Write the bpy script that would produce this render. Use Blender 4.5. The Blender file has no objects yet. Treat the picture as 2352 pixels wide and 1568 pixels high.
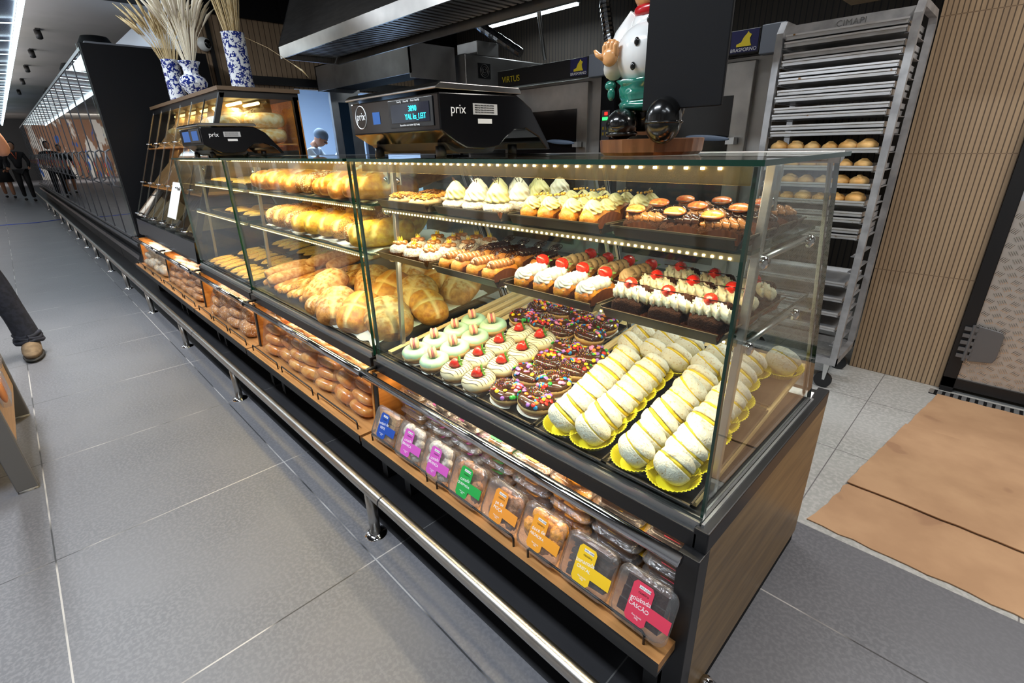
import bpy, math, random
from math import sin, cos, pi, radians, atan2, sqrt
from mathutils import Matrix, Vector, noise
S = bpy.context.scene
COL = S.collection
# ---------------- camera ----------------
cd = bpy.data.cameras.new('camera'); cam = bpy.data.objects.new('camera', cd); COL.objects.link(cam)
cd.sensor_width = 36.0; cd.lens = 1115.72 / 2352 * 36; cd.clip_start = 0.02; cd.clip_end = 200
_r = Vector((.70399204, .70983876, -.02289423)); _u = Vector((-.25145325, .27927081, .92670334)); _f = Vector((-.66420364, .64663494, -.37509569))
mw = Matrix((_r, _u, -_f)).transposed().to_4x4(); mw.translation = Vector((.2927, -.8177, 1.3324))
cam.matrix_world = mw
S.camera = cam
# ---------------- world, exposure ----------------
S.view_settings.view_transform = 'Standard'; S.view_settings.look = 'None'; S.view_settings.gamma = 1
S.view_settings.use_curve_mapping = False; S.view_settings.exposure = 0.0
S.cycles.transparent_max_bounces = 40; S.cycles.max_bounces = 9; S.cycles.glossy_bounces = 5
S.cycles.caustics_reflective = False; S.cycles.caustics_refractive = False; S.cycles.sample_clamp_indirect = 4
W = bpy.data.worlds.new('world'); S.world = W; W.use_nodes = True
W.node_tree.nodes['Background'].inputs[0].default_value = (.6, .7, 1, 1)
W.node_tree.nodes['Background'].inputs[1].default_value = .02
# ---------------- lights of the room and added fills ----------------
def area(name, loc, sx, sy, power, color, rot=(0, 0, 0), spread=pi):
    l = bpy.data.lights.new(name, 'AREA'); l.shape = 'RECTANGLE'; l.size = sx; l.size_y = sy
    l.energy = power; l.color = color; l.spread = spread
    o = bpy.data.objects.new(name, l); o.location = loc; o.rotation_euler = rot; COL.objects.link(o); return o
COOL = (.86, .93, 1)
for i, x in enumerate((1.6, -1.4, -4.4, -7.4, -11, -15, -20, -26, -33)):
    area('aisle_light', (x, -1.25, 3.1), 1.5, .25, (24, 105, 90)[i] if i < 3 else 72, COOL)
area('aisle_light', (.9, -2.3, 3.1), 1.2, .3, 14, COOL)
area('passage_light', (1.3, 1.3, 2.95), .9, .3, 28, (1, .95, .88))
area('kitchen_light', (-1.9, 2.2, 3.0), 1.2, .1, 14, (.9, .95, 1))
area('lattice_uplight', (-14, -1.2, 2.95), 16, .8, 420, (1, .94, .86), (pi, 0, 0))  # added fill aimed upward to brighten the grey ceiling
area('door_light', (.9, 1.75, 2.9), 1.2, .2, 38, (1, .95, .9), (radians(-30), 0, 0))  # added fill that brightens the chequer plate door
area('rack_light', (-.35, 1.15, 3.0), .8, .2, 20, (1, .97, .93), (radians(-35), 0, 0))  # added fill for the trays on the rack
area('far_aisle_light', (-12, -2.6, 3.1), 12, .5, 330, (.93, .96, 1), (radians(-50), 0, 0))  # added fill, lifts the left wall for reflections in the freezer doors
area('far_shop_light', (-36, -2.8, 3.2), 2, 3.5, 420, (1, .97, .92), (0, radians(50), 0))  # added fill on the far wall that the freezer glass mirrors
area('vase_spot', (-4.4, -.35, 3.1), .25, .25, 22, (1, .95, .85), (radians(-25), 0, 0), radians(70))
area('cold_room_light', (-7.6, 2.4, 2.5), 1.2, 1.2, 125, (.66, .82, 1))
area('service_light', (-.9, 1.35, 2.9), 1.2, .1, 9, (1, .93, .85))
# ---------------- helpers ----------------
def link(n): COL.objects.link(n); return n
class MB:
    """collects shapes into one mesh"""
    def __init__(s): s.v = []; s.f = []; s.m = []; s.w = {}
    def add(s, vs, fs, mi=0, T=None, w=None):
        b = len(s.v)
        if T is not None: vs = [tuple(T @ Vector(p)) for p in vs]
        s.v += vs; s.f += [tuple(b + i for i in f) for f in fs]
        s.m += [mi] * len(fs) if isinstance(mi, int) else mi
        if w is not None:
            for i, x in enumerate(w): s.w[b + i] = x
        return s
    def box(s, x0, x1, y0, y1, z0, z1, mi=0, T=None):
        vs = [(x, y, z) for x in (x0, x1) for y in (y0, y1) for z in (z0, z1)]
        return s.add(vs, [(0, 1, 3, 2), (4, 6, 7, 5), (0, 4, 5, 1), (2, 3, 7, 6), (0, 2, 6, 4), (1, 5, 7, 3)], mi, T)
    def pane(s, x0, x1, y0, y1, z0, z1, T=None):
        d = [x1 - x0, y1 - y0, z1 - z0]; k = d.index(min(d)); m = [1] * 6
        for j in {0: (0, 1), 1: (2, 3), 2: (4, 5)}[k]: m[j] = 0
        return s.box(x0, x1, y0, y1, z0, z1, m, T)
    def prism(s, poly, a0, a1, ax='x', mi=0, T=None):
        # polygon in the plane normal to ax, from a0 to a1
        P = {'x': lambda a, p: (a, p[0], p[1]), 'y': lambda a, p: (p[0], a, p[1]), 'z': lambda a, p: (p[0], p[1], a)}[ax]
        n = len(poly); vs = [P(a0, p) for p in poly] + [P(a1, p) for p in poly]
        fs = [tuple(range(n))[::-1], tuple(range(n, 2 * n))] + [(i, (i + 1) % n, n + (i + 1) % n, n + i) for i in range(n)]
        return s.add(vs, fs, mi, T)
    def rings(s, R, closed=True, cap=True, mi=0, T=None, w=None, loop=False):
        n = len(R[0]); vs = [p for r in R for p in r]; fs = []; k = len(R)
        for i in range(k - 1 + (1 if loop else 0)):
            a, b = i * n, ((i + 1) % k) * n
            for j in range(n if closed else n - 1):
                q = (j + 1) % n; fs.append((a + j, a + q, b + q, b + j))
        if cap and closed and not loop:
            fs.append(tuple(range(n))[::-1]); fs.append(tuple((k - 1) * n + j for j in range(n)))
        return s.add(vs, fs, mi, T, w)
    def tube(s, path, r, n=8, mi=0, T=None, sec=None, cap=True, a0=0):
        P = [Vector(p) for p in path]; R = []; N = None
        for i, p in enumerate(P):
            t = (P[min(i + 1, len(P) - 1)] - P[max(i - 1, 0)]).normalized()
            if N is None: N = t.cross(Vector((0, 0, 1)) if abs(t.z) < .9 else Vector((1, 0, 0))).normalized()
            N = (N - t * N.dot(t)).normalized(); B = t.cross(N)
            rr = r[i] if isinstance(r, (list, tuple)) else r
            ring = []
            for j in range(n):
                a = a0 + 2 * pi * j / n; q = rr * (sec(i, a) if sec else 1)
                ring.append(tuple(p + N * (cos(a) * q) + B * (sin(a) * q)))
            R.append(ring)
        return s.rings(R, cap=cap, mi=mi, T=T)
    def cyl(s, a, b, r, n=12, mi=0, T=None): return s.tube([a, b], r, n, mi, T)
    def lathe(s, prof, n=24, mi=0, T=None, fn=None, cap=False):
        R = [[((r * (fn(i, 2 * pi * j / n) if fn else 1)) * cos(2 * pi * j / n), (r * (fn(i, 2 * pi * j / n) if fn else 1)) * sin(2 * pi * j / n), z) for j in range(n)] for i, (r, z) in enumerate(prof)]
        return s.rings(R, cap=cap, mi=mi, T=T)
    def ell(s, c, rx, ry, rz, nu=16, nv=10, mi=0, T=None, fn=None):
        """ellipsoid; fn(unit vector) -> (scale, weight)"""
        R = []; w = []
        for i in range(nv + 1):
            th = pi * i / nv; th = min(max(th, .02), pi - .02); ring = []
            for j in range(nu):
                a = 2 * pi * j / nu; d = Vector((sin(th) * cos(a), sin(th) * sin(a), -cos(th)))
                k, ww = fn(d) if fn else (1, 0)
                ring.append((c[0] + d.x * rx * k, c[1] + d.y * ry * k, c[2] + d.z * rz * k)); w.append(ww)
            R.append(ring)
        return s.rings(R, mi=mi, T=T, w=w)
    def build(s, name, mat, parent=None, smooth=False, bevel=0, world=False, seg=2):
        me = bpy.data.meshes.new(name)
        vs = s.v
        if world and parent is not None:
            L = parent.location if parent.parent is None else parent.parent.location
            vs = [(x - L.x, y - L.y, z - L.z) for x, y, z in vs]
        me.from_pydata(vs, [], s.f)
        for m in (mat if isinstance(mat, (list, tuple)) else [mat]): me.materials.append(m)
        if len(me.materials) > 1: me.polygons.foreach_set('material_index', s.m)
        if s.w:
            a = me.attributes.new('w', 'FLOAT', 'POINT'); a.data.foreach_set('value', [s.w.get(i, 0.0) for i in range(len(vs))])
        if smooth: me.polygons.foreach_set('use_smooth', [True] * len(me.polygons))
        me.update()
        o = bpy.data.objects.new(name, me); link(o)
        if parent is not None: o.parent = parent
        if bevel:
            b = o.modifiers.new('bevel', 'BEVEL'); b.width = bevel; b.segments = seg; b.limit_method = 'ANGLE'; b.angle_limit = radians(40)
        return o
def tag(o, label=None, cat=None, group=None, kind=None):
    if label: o['label'] = label
    if cat: o['category'] = cat
    if group: o['group'] = group
    if kind: o['kind'] = kind
    return o
def thing(name, label, cat, loc=(0, 0, 0), rot=(0, 0, 0), group=None):
    o = bpy.data.objects.new(name, None); link(o); o.empty_display_size = .05
    o.location = loc; o.rotation_euler = rot; return tag(o, label, cat, group)
def struct(name, mb, mat, **k):
    return tag(mb.build(name, mat, **k), kind='structure')
def dup(o, loc=None, rot=None, label=None, scale=None, parent=None, group=None):
    c = o.copy(); COL.objects.link(c)
    if parent is not None: c.parent = parent
    if loc is not None: c.location = loc
    if rot is not None: c.rotation_euler = rot
    if scale is not None: c.scale = scale if isinstance(scale, tuple) else (scale,) * 3
    if label: c['label'] = label
    if group: c['group'] = group
    for ch in KIDS.get(o.name, []):
        d = dup(ch, parent=c)
        KIDS.setdefault(c.name, []).append(d)
    return c
KIDS = {}
def index_kids():
    KIDS.clear()
    for o in S.objects:
        if o.parent: KIDS.setdefault(o.parent.name, []).append(o)
def txt(body, size, loc, rot, mat, parent=None, name='lettering', ex=.0004, align='CENTER', sp=1, sx=1):
    c = bpy.data.curves.new(name, 'FONT'); c.body = body; c.size = size; c.align_x = align; c.align_y = 'CENTER'; c.extrude = ex; c.space_character = sp
    c.materials.append(mat); tmp = bpy.data.objects.new('tmp', c); link(tmp); bpy.context.view_layer.update()
    me = bpy.data.meshes.new_from_object(tmp.evaluated_get(bpy.context.evaluated_depsgraph_get())); bpy.data.objects.remove(tmp); me.name = name
    o = bpy.data.objects.new(name, me); link(o); o.location = loc; o.rotation_euler = rot; o.scale = (sx, 1, 1)
    if parent is not None: o.parent = parent
    return o
# ---------------- materials ----------------
def _nt(name):
    m = bpy.data.materials.new(name); m.use_nodes = True; t = m.node_tree; t.nodes.clear()
    return m, t, t.nodes.new('ShaderNodeOutputMaterial')
def c4(c): return (c[0], c[1], c[2], 1)
def coords(t, kind='Object', scale=(1, 1, 1), rnd=True):
    tc = t.nodes.new('ShaderNodeTexCoord'); mp = t.nodes.new('ShaderNodeMapping'); mp.inputs['Scale'].default_value = scale
    src = tc.outputs[kind]
    if rnd:
        oi = t.nodes.new('ShaderNodeObjectInfo'); mu = t.nodes.new('ShaderNodeMath'); mu.operation = 'MULTIPLY'; mu.inputs[1].default_value = 37
        t.links.new(oi.outputs['Random'], mu.inputs[0]); ad = t.nodes.new('ShaderNodeVectorMath'); ad.operation = 'ADD'
        t.links.new(src, ad.inputs[0]); t.links.new(mu.outputs[0], ad.inputs[1]); src = ad.outputs[0]
    t.links.new(src, mp.inputs[0]); return mp.outputs[0]
def noisy(t, vec, scale, detail=4, lo=.4, hi=.6, c1=(0, 0, 0), c2=(1, 1, 1)):
    n = t.nodes.new('ShaderNodeTexNoise'); n.inputs['Scale'].default_value = scale; n.inputs['Detail'].default_value = detail
    t.links.new(vec, n.inputs['Vector']); r = t.nodes.new('ShaderNodeValToRGB'); r.color_ramp.elements[0].position = lo; r.color_ramp.elements[1].position = hi
    r.color_ramp.elements[0].color = c4(c1); r.color_ramp.elements[1].color = c4(c2)
    t.links.new(n.outputs['Fac'], r.inputs[0]); return r.outputs[0], n.outputs['Fac']
def mix(t, fac, a, b):
    m = t.nodes.new('ShaderNodeMix'); m.data_type = 'RGBA'
    for s, i in ((fac, 0), (a, 6), (b, 7)):
        if isinstance(s, (int, float)): m.inputs[i].default_value = s
        elif isinstance(s, tuple): m.inputs[i].default_value = c4(s)
        else: t.links.new(s, m.inputs[i])
    return m.outputs[2]
def mat(name, col, rough=.5, metal=0, col2=None, ns=20, lo=.4, hi=.6, bump=0, bs=60, coat=0, sss=0, emit=None, es=0, sc=(1, 1, 1), wcol=None, top=None, spec=.5, kind='Object', speck=None):
    m, t, out = _nt(name); p = t.nodes.new('ShaderNodeBsdfPrincipled'); t.links.new(p.outputs[0], out.inputs[0])
    p.inputs['Roughness'].default_value = rough; p.inputs['Metallic'].default_value = metal; p.inputs['Coat Weight'].default_value = coat
    p.inputs['Specular IOR Level'].default_value = spec
    c = col; v = None
    if col2 or bump or speck: v = coords(t, kind, sc)
    if col2: f, _ = noisy(t, v, ns, 5, lo, hi); c = mix(t, f, col, col2)
    if speck: f, _ = noisy(t, v, speck[0], 2, speck[1], speck[1] + .04); c = mix(t, f, c, speck[2])
    if wcol:
        a = t.nodes.new('ShaderNodeAttribute'); a.attribute_name = 'w'; c = mix(t, a.outputs['Fac'], c, wcol)
    if top:   # flour settles on upward faces
        g = t.nodes.new('ShaderNodeNewGeometry'); sx = t.nodes.new('ShaderNodeSeparateXYZ'); t.links.new(g.outputs['Normal'], sx.inputs[0])
        f, _ = noisy(t, v or coords(t), 55, 6, .38, .62); mr = t.nodes.new('ShaderNodeMapRange'); mr.inputs[1].default_value = .3; mr.inputs[2].default_value = 1; t.links.new(sx.outputs[2], mr.inputs[0])
        mu = t.nodes.new('ShaderNodeMath'); mu.operation = 'MULTIPLY'; t.links.new(f, mu.inputs[0]); t.links.new(mr.outputs[0], mu.inputs[1]); c = mix(t, mu.outputs[0], c, top)
    if isinstance(c, tuple): p.inputs['Base Color'].default_value = c4(c)
    else: t.links.new(c, p.inputs['Base Color'])
    if sss:
        p.inputs['Subsurface Weight'].default_value = sss; p.inputs['Subsurface Scale'].default_value = .01
    if bump:
        n = t.nodes.new('ShaderNodeTexNoise'); n.inputs['Scale'].default_value = bs; n.inputs['Detail'].default_value = 4; t.links.new(v, n.inputs['Vector'])
        b = t.nodes.new('ShaderNodeBump'); b.inputs['Strength'].default_value = bump; b.inputs['Distance'].default_value = .004; t.links.new(n.outputs['Fac'], b.inputs['Height']); t.links.new(b.outputs[0], p.inputs['Normal'])
    if emit: p.inputs['Emission Color'].default_value = c4(emit); p.inputs['Emission Strength'].default_value = es
    return m
def glassy(name, tint=(.97, 1, .98), base=.04, rough=0, power=5, top=1.0, bump=0, bs=8, extra=0, ecol=(1, 1, 1)):
    """thin clear sheet: straight-through light plus a reflection that grows at grazing angles"""
    m, t, out = _nt(name); tr = t.nodes.new('ShaderNodeBsdfTransparent'); tr.inputs[0].default_value = c4(tint)
    gl = t.nodes.new('ShaderNodeBsdfGlossy'); gl.inputs['Roughness'].default_value = rough
    lw = t.nodes.new('ShaderNodeLayerWeight'); lw.inputs[0].default_value = .5
    pw = t.nodes.new('ShaderNodeMath'); pw.operation = 'POWER'; pw.inputs[1].default_value = power; t.links.new(lw.outputs['Facing'], pw.inputs[0])
    ma = t.nodes.new('ShaderNodeMath'); ma.operation = 'MULTIPLY_ADD'; ma.inputs[1].default_value = top - base; ma.inputs[2].default_value = base; t.links.new(pw.outputs[0], ma.inputs[0])
    mx = t.nodes.new('ShaderNodeMixShader'); t.links.new(ma.outputs[0], mx.inputs[0]); t.links.new(tr.outputs[0], mx.inputs[1]); t.links.new(gl.outputs[0], mx.inputs[2])
    last = mx.outputs[0]
    if bump:
        v = coords(t); n = t.nodes.new('ShaderNodeTexNoise'); n.inputs['Scale'].default_value = bs; n.inputs['Detail'].default_value = 3; n.inputs['Distortion'].default_value = 1.5; t.links.new(v, n.inputs['Vector'])
        b = t.nodes.new('ShaderNodeBump'); b.inputs['Strength'].default_value = bump; b.inputs['Distance'].default_value = .01; t.links.new(n.outputs['Fac'], b.inputs['Height'])
        t.links.new(b.outputs[0], gl.inputs['Normal']); t.links.new(b.outputs[0], lw.inputs['Normal'])
    if extra:
        d = t.nodes.new('ShaderNodeBsdfDiffuse'); d.inputs[0].default_value = c4(ecol); m2 = t.nodes.new('ShaderNodeMixShader'); m2.inputs[0].default_value = extra
        t.links.new(last, m2.inputs[1]); t.links.new(d.outputs[0], m2.inputs[2]); last = m2.outputs[0]
    t.links.new(last, out.inputs[0]); return m
def emis(name, col, st):
    m, t, out = _nt(name); e = t.nodes.new('ShaderNodeEmission'); e.inputs[0].default_value = c4(col); e.inputs[1].default_value = st
    t.links.new(e.outputs[0], out.inputs[0]); return m
def gridmat(name, c1, joint, sx, sy, ox, oy, jw=.004, col2=None, rough=.35, ns=3, jc=None, bump=.05, fine=None):
    """tiles laid in world metres, joints at ox+k*sx, oy+k*sy"""
    m, t, out = _nt(name); p = t.nodes.new('ShaderNodeBsdfPrincipled'); t.links.new(p.outputs[0], out.inputs[0]); p.inputs['Roughness'].default_value = rough
    g = t.nodes.new('ShaderNodeNewGeometry'); sp = t.nodes.new('ShaderNodeSeparateXYZ'); t.links.new(g.outputs['Position'], sp.inputs[0])
    def line(i, o, s):
        a = t.nodes.new('ShaderNodeMath'); a.operation = 'SUBTRACT'; a.inputs[1].default_value = o; t.links.new(sp.outputs[i], a.inputs[0])
        b = t.nodes.new('ShaderNodeMath'); b.operation = 'PINGPONG'; b.inputs[1].default_value = s / 2; t.links.new(a.outputs[0], b.inputs[0])
        c = t.nodes.new('ShaderNodeMath'); c.operation = 'LESS_THAN'; c.inputs[1].default_value = jw / 2; t.links.new(b.outputs[0], c.inputs[0]); return c.outputs[0]
    mx = t.nodes.new('ShaderNodeMath'); mx.operation = 'MAXIMUM'; t.links.new(line(0, ox, sx), mx.inputs[0]); t.links.new(line(1, oy, sy), mx.inputs[1])
    f, nf = noisy(t, g.outputs['Position'], ns, 6, .35, .65); c = mix(t, f, c1, col2 or c1)
    if fine: f2, _ = noisy(t, g.outputs['Position'], fine[0], 3, .45, .6); c = mix(t, f2, c, fine[1])
    jf, _ = noisy(t, g.outputs['Position'], 2.5, 2, .45, .55); j = mix(t, jf, joint, jc or joint)
    t.links.new(mix(t, mx.outputs[0], c, j), p.inputs['Base Color']); 
    n = t.nodes.new('ShaderNodeTexNoise'); n.inputs['Scale'].default_value = 6; t.links.new(g.outputs['Position'], n.inputs[0])
    b = t.nodes.new('ShaderNodeBump'); b.inputs['Strength'].default_value = bump * .3; t.links.new(n.outputs['Fac'], b.inputs['Height']); t.links.new(b.outputs[0], p.inputs['Normal'])
    return m
def woodmat(name, c1, c2, sc=(1, 14, 14), rough=.45, ns=3, kind='Object'):
    m, t, out = _nt(name); p = t.nodes.new('ShaderNodeBsdfPrincipled'); t.links.new(p.outputs[0], out.inputs[0]); p.inputs['Roughness'].default_value = rough
    v = coords(t, kind, sc, rnd=False); f, _ = noisy(t, v, ns, 8, .3, .7); t.links.new(mix(t, f, c1, c2), p.inputs['Base Color']); return m
def slatmat(name, c1, c2, groove, axis, pitch, gw, hj=None, rough=.6):
    """vertical ribbed tile or boarding: grooves every pitch metres along axis 0 or 1, darker rows of horizontal joints every hj"""
    m, t, out = _nt(name); p = t.nodes.new('ShaderNodeBsdfPrincipled'); t.links.new(p.outputs[0], out.inputs[0]); p.inputs['Roughness'].default_value = rough
    g = t.nodes.new('ShaderNodeNewGeometry'); sp = t.nodes.new('ShaderNodeSeparateXYZ'); t.links.new(g.outputs['Position'], sp.inputs[0])
    def line(i, s, w):
        b = t.nodes.new('ShaderNodeMath'); b.operation = 'PINGPONG'; b.inputs[1].default_value = s / 2; t.links.new(sp.outputs[i], b.inputs[0])
        c = t.nodes.new('ShaderNodeMath'); c.operation = 'LESS_THAN'; c.inputs[1].default_value = w / 2; t.links.new(b.outputs[0], c.inputs[0]); return c.outputs[0]
    mp = t.nodes.new('ShaderNodeMapping'); mp.inputs['Scale'].default_value = (30, 30, 1.5); t.links.new(g.outputs['Position'], mp.inputs[0])
    f, _ = noisy(t, mp.outputs[0], 1, 5, .3, .7); c = mix(t, f, c1, c2); c = mix(t, line(axis, pitch, gw), c, groove)
    if hj: c = mix(t, line(2, hj, .005), c, (groove[0] * 2.2, groove[1] * 2.2, groove[2] * 2.2))
    t.links.new(c, p.inputs['Base Color']); return m
G = glassy('clear_glass', base=.035, power=4.5, top=.9); GE = mat('glass_edge_green', (.004, .035, .022), .15)
G_ = [G, GE]
G2 = glassy('freezer_glass', (.2, .22, .24), .55, 0, 2.0)
PL = glassy('clear_tub_plastic', (.985, .985, .985), .07, .14, 2.4, top=.8, bump=.35, bs=50, extra=.03)
BAG = glassy('crinkled_bag_film', (.995, .995, .995), .05, .1, 3, top=.5, bump=1.0, bs=80, extra=.01)
BLK = mat('black_powder_coat', (.006, .006, .007), .42)
BLKM = mat('matt_black_panel', (.004, .004, .005), .75, spec=.2)
GLB = mat('gloss_black', (.004, .004, .005), .12)
STEEL = mat('brushed_steel', (.5, .49, .47), .28, 1, col2=(.36, .35, .34), ns=6, sc=(1, 20, 1), lo=.3, hi=.7)
DSTEEL = mat('dull_kitchen_steel', (.42, .41, .4), .38, .9, col2=(.27, .26, .25), ns=2)
CHR = mat('chrome', (.75, .75, .76), .09, 1)
RAILM = mat('scuffed_chrome', (.52, .5, .47), .3, 1, col2=(.38, .35, .31), ns=9, lo=.5, hi=.8)
ALU = mat('aluminium', (.62, .63, .63), .33, 1)
RACK = mat('rack_aluminium', (.48, .48, .49), .5, .7, col2=(.34, .34, .35), ns=12)
WOOD = woodmat('warm_wood_board', (.50, .25, .085), (.34, .15, .045), (1.5, 25, 25))
WOODV = woodmat('orange_wood_lining', (.62, .26, .05), (.45, .16, .028), (10, 2, 30))
WOODE = woodmat('walnut_end_panel', (.26, .16, .062), (.13, .078, .03), (10, 1.3, 16), rough=.4)
PINE = woodmat('pine_slat', (.86, .66, .32), (.66, .43, .16), (30, 1.2, 30))
WHT = mat('white_plastic', (.8, .8, .78), .4)
INKW = mat('white_print', (.9, .9, .9), .5); INKB = mat('black_print', (.01, .01, .01), .5)
PAPW = mat('white_paper', (.85, .84, .8), .8)
LEDW = emis('led_dots_warm', (1, .78, .42), 20); LEDY = emis('led_tube_yellow', (1, .72, .28), 5); LEDC = emis('led_tube_cool', (.85, .95, 1), 7)
# ---------------- the setting ----------------
FL = gridmat('grey_porcelain_tile', (.135, .135, .148), (.03, .03, .032), .82, .80, -.98, -.27, .005, (.105, .105, .117), .46, 2, jc=(.42, .4, .38), fine=(90, (.15, .15, .163)))
struct('floor', MB().box(-42, 3.5, -5, .93, -.05, 0), FL)
struct('terrazzo_floor', MB().box(-9, 3.5, .93, 6, -.05, 0), gridmat('pale_terrazzo', (.42, .42, .4), (.16, .15, .15), .62, .62, -.02, .93, .004, (.35, .35, .33), .4, 3, fine=(60, (.48, .47, .45))))
TILE = slatmat('ribbed_beige_tile', (.41, .29, .175), (.31, .215, .13), (.085, .055, .032), 0, .021, .005, .62)
struct('wall_tiled_pillar', MB().box(-.205, .232, 2.618, 4.6, 0, 3.3), TILE)
struct('trim_1', MB().box(-.60, -.27, 2.35, 2.62, 1.975, 3.3), slatmat('ribbed_beige_beam', (.6, .46, .3), (.5, .38, .24), (.2, .14, .08), 1, .03, .004))
SLD = slatmat('dark_slatted_boarding', (.062, .046, .032), (.04, .03, .021), (.008, .006, .005), 0, .05, .01)  # slat colour darkened to stand for the weak light on the back wall
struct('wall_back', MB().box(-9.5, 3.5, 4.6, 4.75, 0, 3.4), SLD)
SLB = slatmat('tan_slatted_boarding', (.36, .25, .155), (.28, .19, .115), (.08, .05, .03), 1, .06, .008)
struct('wall_side', MB().box(-6.5, -6.4, .95, 2.03, 0, 2.72).box(-6.5, -6.4, 2.03, 4.6, 2.04, 2.72), SLB)
struct('trim_2', MB().box(-6.4, -6.36, 1.45, 4.6, 2.06, 2.15).box(-6.4, -6.37, 1.17, 1.21, 1.2, 2.7), BLK)
struct('trim_3', MB().box(-6.6, -6.3, 2.0, 4.6, 2.72, 3.4).box(-6.6, -6.35, .9, 2.0, 2.72, 3.4), BLKM)
WB = mat('pale_blue_panel', (.62, .74, .9), .5)
struct('wall_cold_room', MB().box(-10.2, -10.1, .9, 4.6, 0, 2.9).box(-10.2, -6.5, 4.3, 4.4, 0, 2.9).box(-10.2, -6.5, .95, 1.0, 0, 2.9), WB)
struct('ceiling', MB().box(-42, -9.75, -5, 4.6, 3.4, 3.5), mat('grey_ceiling', (.5, .47, .44), .9, col2=(.42, .40, .37), ns=.6))
struct('kitchen_ceiling', MB().box(-9.75, 3.5, -5, 4.6, 3.4, 3.5), mat('black_ceiling', (.012, .01, .01), .8))
struct('wall_left', MB().box(-42, 3.5, -5.1, -5, 0, 3.4), mat('shop_wall', (.6, .58, .55), .8, col2=(.25, .17, .12), ns=1.3, lo=.45, hi=.5, sc=(1, 1, .25)))
struct('plinth_floor', MB().box(-27, -.004, -.165, .93, 0, .0015), gridmat('black_plinth_tile', (.028, .028, .031), (.10, .10, .10), .82, .80, -.98, -.27, .004, (.02, .02, .023), .4, 2))  # dark sheet over the floor, carries the counter's shade in its colour
struct('wall_right', MB().box(3.5, 3.6, -5, 4.6, 0, 3.4), mat('pale_shop_wall', (.3, .3, .3), .8))
struct('wall_far', MB().box(-42.1, -42, -.8, 4.6, 0, 3.4), mat('far_dark_wall', (.02, .02, .022), .8))
struct('wall_far_shop', MB().box(-42.1, -42, -5, -.8, 0, 3.4), mat('far_shelves_blur', (.75, .72, .68), .8, col2=(.3, .16, .1), ns=2.2, lo=.46, hi=.5, sc=(1, 1, .3), speck=(3, .62, (.03, .12, .45))))
# chequer plate door
def checker():
    m, t, out = _nt('chequer_plate'); p = t.nodes.new('ShaderNodeBsdfPrincipled'); t.links.new(p.outputs[0], out.inputs[0])
    p.inputs['Metallic'].default_value = .55; p.inputs['Base Color'].default_value = (.50, .46, .42, 1); p.inputs['Roughness'].default_value = .42; return m
CK = checker(); BAR = mat('polished_tread_bar', (.8, .76, .7), .18, 1)
dz = 1.028
struct('door_1', MB().box(.292, 1.25, 2.60, 2.65, .085, dz), CK)
PNL = mat('grey_door_laminate', (.40, .42, .45), .45, col2=(.36, .38, .41), ns=4)
d1 = MB().box(.292, 1.25, 2.60, 2.65, dz, 2.2); o = struct('door_2', d1, PNL)
mb = MB(); n = 0
k = 0
for j in range(26):
    for i in range(20):
        cx = .31 + i * .047 + (.0235 if j % 2 else 0); cz = .105 + j * .0355
        if cx > 1.23 or cz > dz - .01: continue
        up = 1 if (i + j) % 2 else -1
        for b in range(4):
            T = Matrix.Translation((cx + (b - 1.5) * .0075, 2.5995, cz + up * (b - 1.5) * .003)) @ Matrix.Rotation(up * radians(-35), 4, 'Y')
            mb.add([(-.0016, 0, -.013), (.0016, 0, -.013), (.0016, 0, .013), (-.0016, 0, .013), (0, -.0016, 0)], [(0, 1, 4), (1, 2, 4), (2, 3, 4), (3, 0, 4)], 0, T)
dd = mb.build('tread_pattern', BAR, S.objects['door_1'])
struct('trim_4', MB().box(.235, .29, 2.585, 2.66, 0, 2.2).box(.235, 1.3, 2.585, 2.66, .03, .085).box(.235, 1.3, 2.59, 2.66, 2.2, 2.26), BLK)
t = thing('hinge_plate', 'grey steel hinge plate on the black frame of the chequer plate door', 'hinge', (.26, 2.58, .30))
m = mat('hinge_grey', (.16, .16, .165), .5, .6)
MB().prism([(.045, -.1), (.14, -.085), (.15, -.06), (.15, .06), (.14, .085), (.045, .1)], -.008, 0, 'y').build('leaf', m, t, bevel=.003)
mb = MB()
for i in range(5): mb.box(-.005, .05, -.012, 0, -.085 + i * .038, -.066 + i * .038)
mb.cyl((.03, -.006, -.1), (.03, -.006, .1), .009).build('knuckle', m, t)
txt('LOCK', .055, (.62, 2.596, 1.22), (pi / 2, 0, 0), INKB, None, 'door_sign')
tag(S.objects['door_sign'], 'black lettering high on the grey part of the door', 'sign')
t = thing('floor_grate', 'slotted steel drain channel along the foot of the chequer plate door', 'grate', (.2, 2.53, 0))
mb = MB()
for i in range(32): mb.box(.0 + i * .034, .02 + i * .034, -.03, .03, 0, .006)
mb.build('bar', mat('grate_steel', (.5, .5, .5), .4, .8), t); MB().box(0, 1.1, -.035, .035, 0, .003).build('channel', BLKM, t)
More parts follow.
